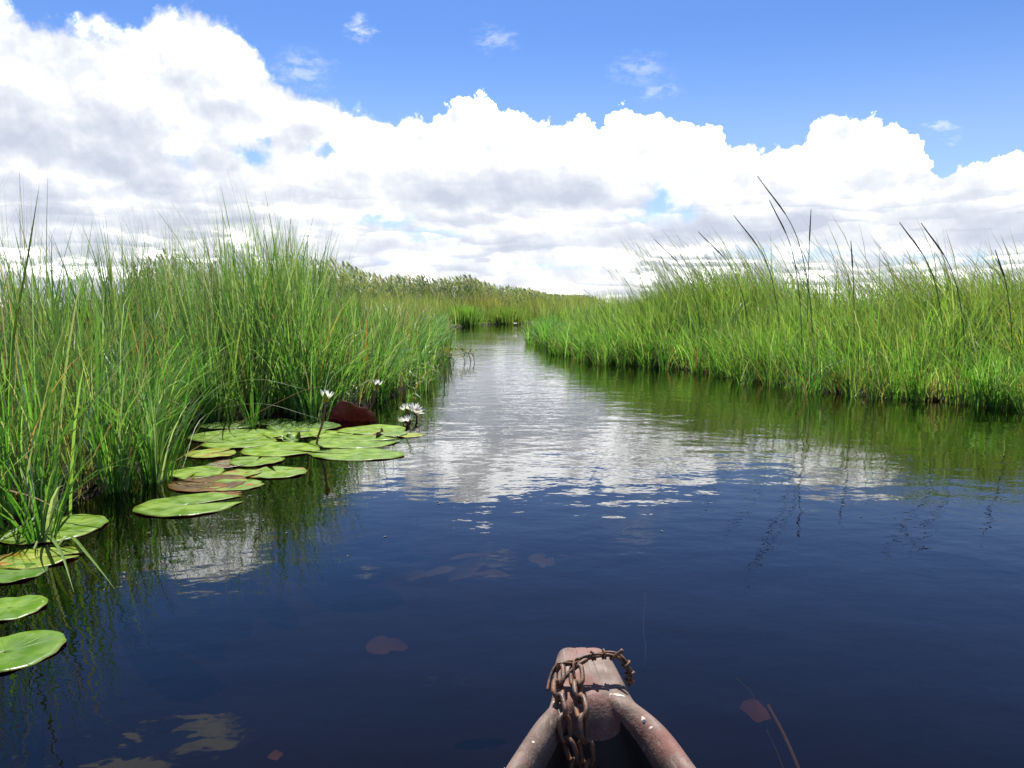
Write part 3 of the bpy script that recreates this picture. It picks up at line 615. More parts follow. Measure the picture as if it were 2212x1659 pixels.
UNDER, n, out = mat_new('lily_pad_underside'); oc = n.new('ShaderNodeTexCoord').outputs['Object']
c = n.ramp(n.noise(oc, 9.0, 4, 0.6), [(0.3, (0.16, 0.020, 0.026)), (0.55, (0.27, 0.040, 0.040)), (0.75, (0.30, 0.11, 0.035))])
x, y, z = n.sep(oc); vn = n.step(n.m('ABSOLUTE', n.m('SINE', n.m('ADD', n.m('MULTIPLY', n.m('ARCTAN2', y, x), 7.0), n.m('MULTIPLY', n.noise(oc, 12.0, 2), 1.5)))), 0.30, 0.0)
c = n.mix(n.m('MULTIPLY', vn, 0.55), c, (0.34, 0.10, 0.06, 1))
p = principled(n, c, 0.42); n.put(p.inputs['Normal'], bump(n, n.m('ADD', vn, n.m('MULTIPLY', n.noise(oc, 26.0, 4, 0.6), 1.3)), 0.9, 0.008))
tl = n.new('ShaderNodeBsdfTranslucent'); n.put(tl.inputs[0], n.v('MULTIPLY', c, (1.3, 0.9, 0.8))); mxu = n.new('ShaderNodeMixShader'); mxu.inputs[0].default_value = 0.30
n.nt.links.new(p.outputs[0], mxu.inputs[1]); n.nt.links.new(tl.outputs[0], mxu.inputs[2]); n.nt.links.new(mxu.outputs[0], out.inputs[0])

def pad_shape(Rd, seed, notch=0.10, curl=0.0035, scallop=0.014, teeth=13, oval=1.0, nr=6, na=52, fold=None, thick=0.0014):
    """a round floating leaf cleft to its middle"""
    r = random.Random(seed); ph = [r.uniform(0, 6.28) for _ in range(6)]; V = []; rad = []
    def pt(a, t):
        w = 1 + scallop * math.sin(teeth * a + ph[0]) * t ** 3 + 0.035 * math.sin(2 * a + ph[1]) + 0.03 * math.sin(3 * a + ph[2])
        tip = 1 + 0.10 * math.exp(-((a - notch) / 0.22) ** 2) + 0.10 * math.exp(-((2 * math.pi - notch - a) / 0.22) ** 2)
        rr = Rd * t * w * tip
        z = curl * t ** 3 * (0.55 + 0.6 * math.sin(2 * a + ph[3]) + 0.5 * math.sin(5 * a + ph[4])) + 0.0012 * math.sin(9 * a) * t
        x, y = rr * math.cos(a), rr * math.sin(a) * oval
        if fold: x, y, z = fold(x, y, z, Rd)
        return (x, y, z)
    rows = []
    for i in range(nr + 1):
        t = i / nr; row = []
        for j in range(na + 1):
            g0 = notch * (0.3 + 0.7 * t); a = g0 + (2 * math.pi - 2 * g0) * j / na
            V.append(pt(a, max(t, 0.02))); rad.append(t); row.append(len(V) - 1)
        rows.append(row)
    nt_ = len(V); F = []; fm = []
    for i in range(nr):
        for j in range(na):
            F.append((rows[i][j], rows[i + 1][j], rows[i + 1][j + 1], rows[i][j + 1])); fm.append(0)
    V += [(x, y, z - thick) for x, y, z in V]; rad += rad
    for q in list(F): F.append(tuple(nt_ + k for k in reversed(q))); fm.append(1)
    ring = rows[nr] + [rows[i][na] for i in range(nr - 1, -1, -1)] + [rows[0][j] for j in range(na - 1, -1, -1)] + [rows[i][0] for i in range(1, nr)]
    for k in range(len(ring)):
        a, b = ring[k], ring[(k + 1) % len(ring)]; F.append((a, a + nt_, b + nt_, b)); fm.append(1)
    return V, F, fm, rad
STEM, n, out = mat_new('lily_stalk'); oc = n.new('ShaderNodeTexCoord').outputs['Object']
p = principled(n, n.ramp(n.noise(oc, 20.0, 4), [(0.3, (0.12, 0.035, 0.030)), (0.7, (0.20, 0.085, 0.055))]), 0.4); n.nt.links.new(p.outputs[0], out.inputs[0])
pad_seed = [100]
def lily_pad(px, py, wpx, rot, mat, label, z=0.006, tilt=(0, 0), name='lily_pad', loc=None, **kw):
    pad_seed[0] += 1; c = loc or ground(px, py, 0.0); depth = c.y * math.cos(PITCH) + CAM_H * math.sin(PITCH)
    V, F, fm, rad = pad_shape(wpx / 2 / FPX * depth, pad_seed[0], **kw)
    o = mesh_obj(name, V, F, [mat, UNDER], None, True, fm)
    a = o.data.attributes.new('rad', 'FLOAT', 'POINT'); a.data.foreach_set('value', rad)
    o.location = (c.x, c.y, z if name != 'lily_pad' else 0.0014 + z * 0.28); o.rotation_euler = (tilt[0], tilt[1], rot)
    return tag(o, label, 'lily pad', 'lily pads floating by the bank' if name == 'lily_pad' else None)
d = R
PADS = [
    (405, 1092, 206, d(28), PAD, 'bright lily pad floating alone in front of the patch, cleft open', dict(notch=0.24)),
    (449, 1045, 165, d(160), PAD_BROWN, 'large brown waterlogged lily pad behind the bright front one', dict(z=0.004)),
    (505, 1049, 120, d(200), PAD_ORANGE, 'green lily pad with orange rim half under the brown one', dict(z=0.002)),
    (598, 1022, 112, d(120), PAD_ORANGE, 'green lily pad with an orange-red tip at the patch front', {}),
    (554, 997, 104, d(95), PAD, 'small bright round lily pad in the middle of the patch', dict(z=0.012)),
    (456, 981, 96, d(60), PAD_YEL, 'lily pad with yellow-brown edge beside the sedge tuft', dict(z=0.009)),
    (604, 972, 150, d(340), PAD, 'broad lily pad just left of the tall flower stalk', dict(z=0.008)),
    (520, 957, 136, d(150), PAD, 'glossy lily pad near the middle of the patch behind the yellow-edged one', dict(z=0.006)),
    (762, 955, 160, d(10), PAD, 'broad lily pad behind the pointed one, right of the stalk', dict(z=0.008)),
    (772, 982, 178, d(172), PAD, 'long pointed lily pad reaching farthest into open water', dict(z=0.006, oval=0.75)),
    (636, 937, 120, d(250), PAD, 'lily pad behind the tall flower stalk, overlapping its neighbour', dict(z=0.010)),
    (503, 941, 160, d(300), PAD, 'wide lily pad in the back row among grass blades', dict(z=0.004)),
    (655, 922, 140, d(80), PAD_DEEP, 'dark lily pad in the back row before the sedge', dict(z=0.005)),
    (497, 918, 110, d(20), PAD_DEEP, 'deep green lily pad against the foot of the sedge', dict(z=0.006)),
    (806, 929, 122, d(200), PAD, 'lily pad lying in front of the folded maroon leaf', dict(z=0.007)),
    (846, 938, 64, d(140), PAD_ORANGE, 'small yellowing lily pad at the edge of the patch', dict(z=0.011)),
    (886, 941, 52, d(30), PAD_YEL, 'tiny pale yellow lily pad below the clustered flowers', dict(z=0.003)),
    (422, 1022, 110, d(280), PAD, 'lily pad tucked behind the brown waterlogged one', dict(z=0.007)),
    (522, 1024, 72, d(30), PAD_YEL, 'small yellow-green lily pad between brown pad and orange-tipped pad', dict(z=0.010)),
    (495, 1003, 78, d(210), PAD_OLIVE, 'dark olive decaying lily pad in a gap of the patch', dict(z=0.002)),
    (415, 913, 62, d(330), PAD_DEEP, 'little green lily pad deep in the corner of the bank', dict(z=0.005)),
    (720, 938, 90, d(310), PAD, 'lily pad squeezed between stalk and maroon leaf', dict(z=0.004)),
    (580, 912, 90, d(190), PAD_DEEP, 'narrow-looking lily pad at the very back beside a sedge stem', dict(z=0.004)),
    (110, 1143, 224, d(160), PAD, 'large lily pad partly behind grass blades at the frame edge', dict(z=0.006)),
    (78, 1207, 160, d(15), PAD_YEL, 'yellow-green lily pad crossed by an arching blade', dict(z=0.010)),
    (30, 1240, 130, d(190), PAD_DEEP, 'lily pad half covered by the yellow-green one', dict(z=0.004)),
    (18, 1316, 150, d(200), PAD_DEEP, 'deep green round lily pad cut by the frame edge', dict(z=0.006)),
    (10, 1412, 225, d(212), PAD_DEEP, 'nearest lily pad with pointed tip, lowest at the frame edge', dict(z=0.006)),
]
for px, py, w, rot, m_, lab, kw in PADS: lily_pad(px, py, w * (1.12 if 900 < py < 1030 and px > 380 else 1.0), rot, m_, lab, **kw)
# leaves that stand or curl out of the water
lily_pad(763, 909, 114, d(5), PAD_DEEP, 'upturned maroon lily leaf showing its dark red underside', z=-0.036, tilt=(-d(56), d(5)), name='upturned_lily_leaf', curl=0.045, notch=0.05, oval=0.92, scallop=0.035)
lily_pad(548, 898, 50, d(0), PAD_DEEP, 'slim maroon leaf folded up among the sedge stems', z=0.05, tilt=(-d(70), d(35)), name='upturned_lily_leaf', oval=0.45, notch=0.05)
lily_pad(632, 955, 40, d(200), PAD_ORANGE, 'tiny curled red and yellow leaf left of the flower stalk', z=0.016, tilt=(-d(30), d(12)), name='curled_lily_leaf', curl=0.03)
lily_pad(480, 1068, 74, d(20), PAD_BROWN, 'reddish-brown sunken leaf behind the bright front lily pad', z=0.0015, name='sunken_lily_leaf', curl=0.001)
lily_pad(815, 943, 60, d(90), PAD_BROWN, 'dark red curled leaf under the edge of the back pads', z=0.010, tilt=(-d(35), 0), name='curled_lily_leaf', curl=0.02, oval=0.5)

PETAL, n, out = mat_new('petal'); a = n.new('ShaderNodeAttribute'); a.attribute_name = 'rad'
c = n.ramp(a.outputs['Fac'], [(0.0, (0.75, 0.62, 0.18)), (0.25, (0.80, 0.79, 0.70)), (1.0, (0.82, 0.82, 0.83))]); p = principled(n, c, 0.5)
t = n.new('ShaderNodeBsdfTranslucent'); n.put(t.inputs[0], c); mx = n.new('ShaderNodeMixShader'); mx.inputs[0].default_value = 0.35
n.nt.links.new(p.outputs[0], mx.inputs[1]); n.nt.links.new(t.outputs[0], mx.inputs[2]); n.nt.links.new(mx.outputs[0], out.inputs[0])
SEPAL, n, out = mat_new('sepal'); a = n.new('ShaderNodeAttribute'); a.attribute_name = 'rad'
p = principled(n, n.ramp(a.outputs['Fac'], [(0.0, (0.16, 0.13, 0.03)), (0.4, (0.17, 0.24, 0.045)), (1.0, (0.26, 0.30, 0.10))]), 0.45); n.nt.links.new(p.outputs[0], out.inputs[0])
STAMEN, n, out = mat_new('stamen'); p = principled(n, (0.70, 0.42, 0.04), 0.6); n.nt.links.new(p.outputs[0], out.inputs[0])
def petal_mesh(name, L, wd, cup, mat):
    V, F, rad = [], [], []; nl = 6
    for i in range(nl + 1):
        t = i / nl; w = wd * (math.sin(math.pi * min(1, t * 0.86 + 0.10)) ** 0.8) * (1 - t ** 5) + 0.0004
        for k in (-1, 0, 1):
            V.append((k * w / 2, L * t, cup * (abs(k) * 0.35 + 0.7 * t * t) * L)); rad.append(t)
    for i in range(nl):
        for k in range(2): b = i * 3 + k; F.append((b, b + 1, b + 4, b + 3))
    me = bpy.data.meshes.new(name); me.from_pydata(V, [], F); me.materials.append(mat); me.polygons.foreach_set('use_smooth', [True] * len(F))
    a = me.attributes.new('rad', 'FLOAT', 'POINT'); a.data.foreach_set('value', rad); me.update(); return me
def lily_flower(top, base, size, label, tilt=(0, 0), openness=1.0, stem=True):
    root = empty('water_lily_flower', base); top = Vector(top) - Vector(base)
    L = size * 0.56; pm = petal_mesh('petal', L, L * 0.30, 0.16, PETAL); sm = petal_mesh('sepal', L * 1.02, L * 0.38, 0.12, SEPAL)
    M0 = Matrix.Translation(top) @ Matrix.Rotation(tilt[0], 4, 'X') @ Matrix.Rotation(tilt[1], 4, 'Y')
    def ring(n, tl, me, nm, off, sc):
        for i in range(n):
            o = bpy.data.objects.new(nm, me); COL.objects.link(o); o.parent = root
            o.matrix_local = M0 @ Matrix.Rotation(2 * math.pi * (i + off + random.uniform(-0.15, 0.15)) / n, 4, 'Z') @ Matrix.Rotation(tl + random.uniform(-0.08, 0.08), 4, 'X') @ Matrix.Scale(sc * random.uniform(0.93, 1.05), 4)
    ring(4, R(38) / openness, sm, 'sepal', 0.1, 1.0); ring(9, R(42) / openness, pm, 'petal', 0.0, 1.0); ring(8, R(60) / openness, pm, 'petal', 0.5, 0.88)
    V, F = [], []
    for i in range(22):
        a = 2.4 * i; r0 = 0.006 + 0.0028 * (i % 5); q = M0 @ Vector((r0 * math.cos(a), r0 * math.sin(a), 0.0)); e = M0 @ Vector((r0 * 1.7 * math.cos(a), r0 * 1.7 * math.sin(a), L * 0.42))
        v, f = tube([q, e], [0.0016, 0.0010], 4); F += [tuple(k + len(V) for k in x) for x in f]; V += v
    mesh_obj('stamens', V, F, STAMEN, root)
    if stem:
        pts = spline([Vector((0, 0, -0.3)), Vector((0, 0, 0)), top * 0.5 + Vector((0.008, 0, 0)), top], 12); V, F = tube(pts, [0.0075] * 11 + [0.009], 7); mesh_obj('stem', V, F, STEM, root)
    return tag(root, label, 'flower')
b1 = ground(684, 962); lily_flower(at(704, 868, b1.y), b1, 0.155, 'white water lily raised highest on a maroon stalk over the pads', tilt=(d(-6), d(6)), openness=0.82)
b2 = ground(795, 902); lily_flower(at(813, 838, b2.y), b2, 0.138, 'white water lily on a stalk before dark sedge, second highest', tilt=(d(4), d(14)), openness=0.85)
b3 = ground(886, 905); lily_flower(at(881, 890, b3.y), b3, 0.15, 'half hidden white water lily at the back of the low cluster', tilt=(d(8), d(-12)), openness=1.1)
b4 = ground(900, 905); lily_flower(at(896, 893, b4.y - 0.05), b4, 0.165, 'fully open white water lily leaning over the open water', tilt=(d(28), d(24)), openness=1.25)
b5 = ground(880, 918); lily_flower(at(879, 915, b5.y), b5, 0.145, 'lowest white water lily resting on the water by small yellow pads', tilt=(d(10), d(-8)), openness=1.35)
b6 = ground(1113, 704); lily_flower(b6 + Vector((0, 0, 0.06)), b6, 0.26, 'tiny white bloom floating at the far end of the channel', openness=1.3, stem=False)

# ------------------------------------------------------------------ drowned leaves seen through the surface
def sunk_material(name, a, b):
    m, n, out = mat_new(name); oc = n.new('ShaderNodeTexCoord').outputs['Object']
    p = principled(n, n.ramp(n.noise(oc, 8.0, 4, 0.6), [(0.3, a), (0.7, b)]), 0.7); n.nt.links.new(p.outputs[0], out.inputs[0]); return m
SUNK = sunk_material('drowned_leaf', (0.015, 0.018, 0.006), (0.12, 0.125, 0.04)); SUNK_RED = sunk_material('drowned_red_leaf', (0.02, 0.009, 0.003), (0.10, 0.034, 0.008)); SUNK_OR = sunk_material('drowned_orange_leaf', (0.10, 0.035, 0.006), (0.24, 0.11, 0.02))
def sunk_leaf(px, py, L, W_, rot, dep, mat, label, tilt=(0.3, 0.1), name='drowned_leaf'):
    c = ground(px, py, -dep); V, F = [], []; nl = 7
    for side in (0, -0.002):
        for i in range(nl + 1):
            t = i / nl; w = W_ * math.sin(math.pi * (t * 0.92 + 0.05)) ** 0.7
            for k in (-1, 0, 1): V.append(((t - 0.5) * L, k * w / 2 * (1 + 0.22 * math.sin(7 * t + px) + 0.12 * math.sin(17 * t + py)) + 0.10 * W_ * math.sin(2.6 * t + px), side + 0.03 * L * abs(k) + 0.06 * L * math.sin(3 * t)))
    h = (nl + 1) * 3
    for i in range(nl):
        for k in range(2): b = i * 3 + k; F.append((b, b + 3, b + 4, b + 1)); F.append((h + b, h + b + 1, h + b + 4, h + b + 3))
    o = mesh_obj(name, V, F, mat); o.location = c; o.rotation_euler = (tilt[0], tilt[1], rot)
    return tag(o, label, 'leaf', 'drowned leaves under the surface')
SL = [(945, 1240, 0.26, 0.10, 0.3, 'pale drowned leaf, first of the sunken drift'), (1010, 1232, 0.30, 0.10, 0.55, 'long pale drowned leaf in the middle of the sunken drift'),
      (1060, 1245, 0.24, 0.15, -0.3, 'rounded pale drowned leaf in the sunken drift'), (1025, 1208, 0.32, 0.12, 0.2, 'faint deep drowned leaf behind the drift'), (900, 1244, 0.16, 0.08, 0.9, 'small drowned leaf at the start of the drift'),
      (1170, 1215, 0.22, 0.14, -0.7, 'bright drowned leaf apart from the drift'), (1200, 1205, 0.2, 0.10, -0.9, 'drowned leaf tucked behind the bright one'), (1262, 1242, 0.16, 0.12, 0.2, 'round drowned leaf farthest along from the drift'), (1240, 1218, 0.14, 0.06, -0.6, 'slim drowned leaf between bright and round ones')]
for px, py, L, w, r_, lab in SL: sunk_leaf(px, py, L * 0.62, w * 0.62, r_, 0.06 + random.random() * 0.10, SUNK, lab, tilt=(random.uniform(-0.5, 0.6), random.uniform(-0.3, 0.3)))
sunk_leaf(836, 1402, 0.13, 0.085, 0.35, 0.16, SUNK_RED, 'dull red drowned leaf in dark water left of the bow')
sunk_leaf(1633, 1536, 0.075, 0.062, 1.2, 0.05, SUNK_OR, 'orange drowned leaf right of the boat', tilt=(0.2, -0.2))
sunk_leaf(595, 1632, 0.035, 0.026, 0.4, 0.14, SUNK_OR, 'blurred orange drowned leaf low in dark water')
def sunk_stem(pp, dep, rad, label, col):
    pts = spline([ground(x, y, -k) for (x, y), k in zip(pp, dep)], 20); o0 = pts[0]
    V, F = tube([q - o0 for q in pts], rad, 6); o = mesh_obj('sunken_weed', V, F, col); o.location = o0; return tag(o, label, 'water weed')
sunk_stem([(1660, 1525), (1690, 1580), (1715, 1635), (1740, 1700)], [0.06, 0.04, 0.03, 0.05], 0.0042, 'yellow-green drowned stem slanting beside the orange leaf', sunk_material('drowned_stem', (0.22, 0.20, 0.045), (0.22, 0.13, 0.03)))
sunk_stem([(1590, 1465), (1625, 1500), (1648, 1560), (1672, 1610), (1700, 1680)], [0.10, 0.06, 0.07, 0.08, 0.10], 0.0018, 'thin pale drowned stem passing under the orange leaf', SUNK)
sunk_stem([(1394, 1280), (1390, 1360), (1395, 1400), (1390, 1450)], [0.20, 0.12, 0.10, 0.14], 0.0020, 'faint thin stem sunk in the water ahead of the bow', SUNK)

# ------------------------------------------------------------------ leafy sprigs and a twig at the water's edge
def sprig(base, stems, label):
    """trailing water plant: arching stems with narrow hanging leaves"""
    root = empty('leafy_water_plant', base); g = []
    for (dx, dy, h, L) in stems:
        pts = spline([Vector((0, 0, -0.05)), Vector((dx * 0.35, dy * 0.35, h * 0.8)), Vector((dx * 0.75, dy * 0.75, h)), Vector((dx, dy, h * 0.62))], 14)
        V, F = tube(pts, [0.004 * (1 - 0.05 * i) for i in range(14)], 5); mesh_obj('stem', V, F, SPRIG, root)
        nb = 22; i = RNG.integers(3, 14, nb); b = np.array([pts[k] for k in i]); c = pickc(nb, [(2, (0.12, 0.22, 0.035)), (1, (0.07, 0.15, 0.03)), (0.4, (0.28, 0.24, 0.07))])
        g.append(blades_arrays(b, U(0.05, 0.11, nb) * L, U(0.010, 0.018, nb), U(0, 6.28, nb), U(0.7, 1.6, nb), U(0.3, 1.2, nb), c, c * 0.9, nseg=4, prof=np.array([0.3, 1.0, 0.9, 0.5, 0])))
    grass_object('leaves', g, GRASS, root)['kind'] = 'stuff'; return tag(root, label, 'water plant')
SPRIG, n, out = mat_new('sprig_stem'); p = principled(n, n.ramp(n.noise(n.new('ShaderNodeTexCoord').outputs['Object'], 15.0, 3), [(0.3, (0.14, 0.20, 0.05)), (0.7, (0.24, 0.17, 0.08))]), 0.5); n.nt.links.new(p.outputs[0], out.inputs[0])
sprig(ground(868, 862), [(0.22, -0.12, 0.26, 1.2), (0.30, 0.05, 0.30, 1.1), (0.14, -0.2, 0.22, 1.1), (0.10, 0.1, 0.34, 1), (0.32, -0.22, 0.20, 1)], 'leafy plant with hanging narrow leaves arching over the water by the lilies')
sprig(ground(905, 838), [(0.2, 0.05, 0.22, 1.1), (0.28, -0.15, 0.20, 1.1), (0.12, -0.1, 0.26, 1)], 'lower leafy plant just behind the arching one')
sprig(ground(745, 898), [(0.12, -0.10, 0.26, 0.8), (-0.08, -0.08, 0.30, 0.8), (0.05, -0.12, 0.2, 0.8), (-0.15, -0.05, 0.18, 0.8)], 'small-leaved plant at the sedge foot above the maroon leaf')
sprig(ground(945, 785), [(0.3, 0.0, 0.25, 1.4), (0.42, -0.3, 0.18, 1.4), (0.25, -0.35, 0.22, 1.3), (0.5, 0.2, 0.2, 1.3)], 'leafy plant trailing from the point of the near bank')
TWIG, n, out = mat_new('twig'); p = principled(n, n.ramp(n.noise(n.new('ShaderNodeTexCoord').outputs['Object'], 15.0, 3), [(0.3, (0.06, 0.07, 0.04)), (0.7, (0.14, 0.11, 0.06))]), 0.6); n.nt.links.new(p.outputs[0], out.inputs[0])
tw = ground(985, 783); root = empty('drooping_twig', tw)
for ctrl in ([(-0.35, 0.2, 0.14), (0, 0, 0.12), (0.20, -0.05, 0.17), (0.30, -0.05, 0.10)], [(-0.2, 0.1, 0.12), (-0.05, 0, 0.06), (-0.04, 0, -0.06)], [(0.10, -0.02, 0.13), (0.14, 0, 0.05), (0.15, 0, -0.06)], [(0.20, -0.05, 0.17), (0.235, 0, 0.06), (0.24, 0, -0.06)], [(0.29, -0.05, 0.12), (0.30, 0, 0.02), (0.31, 0, -0.06)]):
    V, F = tube(spline(ctrl, 9), 0.006, 5); mesh_obj('branch', V, F, TWIG, root)
nb = 60; b = np.column_stack([U(-0.40, 0.32, nb), U(-0.08, 0.12, nb), U(0.08, 0.2, nb)]); c = pickc(nb, [(2, (0.12, 0.20, 0.04)), (1, (0.34, 0.16, 0.05))])
grass_object('leaves', [blades_arrays(b, U(0.05, 0.12, nb), U(0.015, 0.03, nb), U(0, 6.28, nb), U(0.3, 1.4, nb), U(0.2, 1, nb), c, c, nseg=4)], GRASS, root)
tag(root, 'drooping leafy twig dipping into the channel past the near bank', 'twig')

def lone_blade(name, ctrl, w, col, label):
    """one long arching blade, folded along its midrib"""
    pts = spline(ctrl, 18); o0 = Vector(ctrl[0]); V, F = [], []; n_ = len(pts)
    for i, q in enumerate(pts):
        t = (pts[min(i + 1, n_ - 1)] - pts[max(i - 1, 0)]).normalized(); sd_ = t.cross(Vector((0.15, -0.35, 1))).normalized(); up = sd_.cross(t).normalized()
        ww = w * min(1, (n_ - 1 - i) / 8) * (0.7 + 0.3 * min(1, i / 4)) / 2 + 0.0003
        for k, h_ in ((-1, 0.35), (0, 0), (1, 0.35)): V.append(q - o0 + sd_ * (k * ww) + up * (abs(k) * h_ * ww))
    for i in range(n_ - 1):
        for k in range(2): b = i * 3 + k; F.append((b, b + 1, b + 4, b + 3))
    o = mesh_obj(name, V, F, GRASS); o.location = o0
    a_ = o.data.attributes.new('col', 'FLOAT_COLOR', 'POINT'); a_.data.foreach_set('color', [c_ for v in V for c_ in (*col, 1)])
    return tag(o, label, 'grass blade', 'long blades arching from the near bank')
LG, DG, ST = (0.13, 0.22, 0.04), (0.06, 0.15, 0.022), (0.26, 0.20, 0.10)
def gz_(px, py, z): return ground(px, py, z)
y1 = ground(70, 1150).y
lone_blade('arching_blade', [ground(75, 1185, 0), at(95, 1150, y1 - 0.1), at(130, 1190, y1 - 0.45), ground(160, 1280, 0.01)], 0.013, LG, 'arching blade bowed down to the water across the yellow-green pad')
lone_blade('arching_blade', [ground(120, 1185, 0), at(150, 1158, y1 - 0.1), at(195, 1205, y1 - 0.4), ground(248, 1272, 0.01)], 0.011, LG, 'arching blade dipping farthest out into the dark water')
lone_blade('arching_blade', [at(-60, 1010, 3.2), at(0, 1052, 3.1), at(75, 1075, 3.0), at(140, 1108, 2.9)], 0.008, ST, 'straw-coloured dry blade slanting down at the frame edge')
lone_blade('arching_blade', [ground(-10, 1175, 0), at(120, 1090, 3.3), at(240, 1005, 3.3), at(300, 985, 3.3)], 0.014, DG, 'dark broad blade slanting up from the frame edge')
lone_blade('arching_blade', [ground(395, 1010, 0), at(440, 900, 5.0), at(560, 872, 4.9), at(690, 905, 4.8)], 0.005, (0.09, 0.12, 0.03), 'yellowish blade curving low over the lily patch')
lone_blade('arching_blade', [ground(350, 1010, 0), at(420, 870, 4.8), at(540, 820, 4.7), at(665, 842, 4.6)], 0.006, LG, 'green blade curving high over the lily patch')
lone_blade('arching_blade', [ground(300, 1045, 0), at(470, 940, 4.3), at(640, 850, 4.3), at(712, 832, 4.3)], 0.006, (0.22, 0.14, 0.05), 'brown-tipped blade slanting across the lily pads')
lone_blade('arching_blade', [ground(868, 905, 0), at(890, 850, 6.1), at(925, 880, 6.0), ground(955, 915, 0)], 0.010, DG, 'dark blade bent into the water beside the open lily')
lone_blade('arching_blade', [ground(-5, 1120, 0), at(20, 800, 3.6), at(60, 560, 3.6), at(85, 400, 3.6)], 0.016, (0.05, 0.085, 0.025), 'tall dark stalk rising above the near bank at the frame edge')

# ------------------------------------------------------------------ the dugout's bow
HULL, n, out = mat_new('worn_boat_paint'); oc = n.new('ShaderNodeTexCoord').outputs['Object']
base_c = n.ramp(n.noise(oc, 16.0, 5, 0.6), [(0.30, (0.078, 0.052, 0.040)), (0.50, (0.120, 0.084, 0.066)), (0.72, (0.170, 0.130, 0.108))])
pink = n.step(n.noise(n.v('ADD', oc, (3, 1, 7)), 11.0, 4, 0.6), 0.42, 0.60)
c = n.mix(n.m('MULTIPLY', pink, 0.65), base_c, (0.175, 0.066, 0.054, 1))
c = n.mix(n.step(n.noise(oc, 90.0, 3, 0.6), 0.60, 0.68, 0, 0.55), c, (0.10, 0.07, 0.06, 1))
c = n.mix(n.step(n.noise(n.v('ADD', oc, (9, 2, 4)), 42.0, 3, 0.55), 0.70, 0.73, 0, 0.85), c, (0.68, 0.62, 0.54, 1))
p = principled(n, c, n.step(n.noise(oc, 30.0, 3), 0.3, 0.7, 0.55, 0.9), Specular_IOR_Level=0.35)
scr = n.step(n.noise(n.v('MULTIPLY', n.v('ADD', oc, (2, 5, 1)), (150.0, 14.0, 90.0)), 1.0, 3, 0.6), 0.60, 0.70)
c = n.mix(n.m('MULTIPLY', scr, 0.5), c, (0.27, 0.225, 0.195, 1))
gr = n.step(n.noise(n.v('ADD', oc, (5, 5, 5)), 34.0, 5, 0.7), 0.50, 0.68)
c = n.mix(n.m('MULTIPLY', gr, 0.30), c, (0.075, 0.055, 0.045, 1))
n.put(p.inputs['Base Color'], c)
hh = n.m('ADD', n.m('MULTIPLY', n.noise(oc, 22.0, 4, 0.55), 1.0), n.m('ADD', n.m('MULTIPLY', n.noise(oc, 170.0, 4, 0.65), 0.40), n.m('MULTIPLY', scr, -0.12)))
n.put(p.inputs['Normal'], bump(n, hh, 0.6, 0.006)); n.nt.links.new(p.outputs[0], out.inputs[0])
INNER, n, out = mat_new('dark_shaded_boat_inside'); oc = n.new('ShaderNodeTexCoord').outputs['Object']  # dark inner wood, with the cavity's shade put into the colour
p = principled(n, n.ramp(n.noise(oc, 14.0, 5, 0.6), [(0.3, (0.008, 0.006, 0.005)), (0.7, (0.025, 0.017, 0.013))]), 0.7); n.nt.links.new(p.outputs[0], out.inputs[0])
BX = 0.112
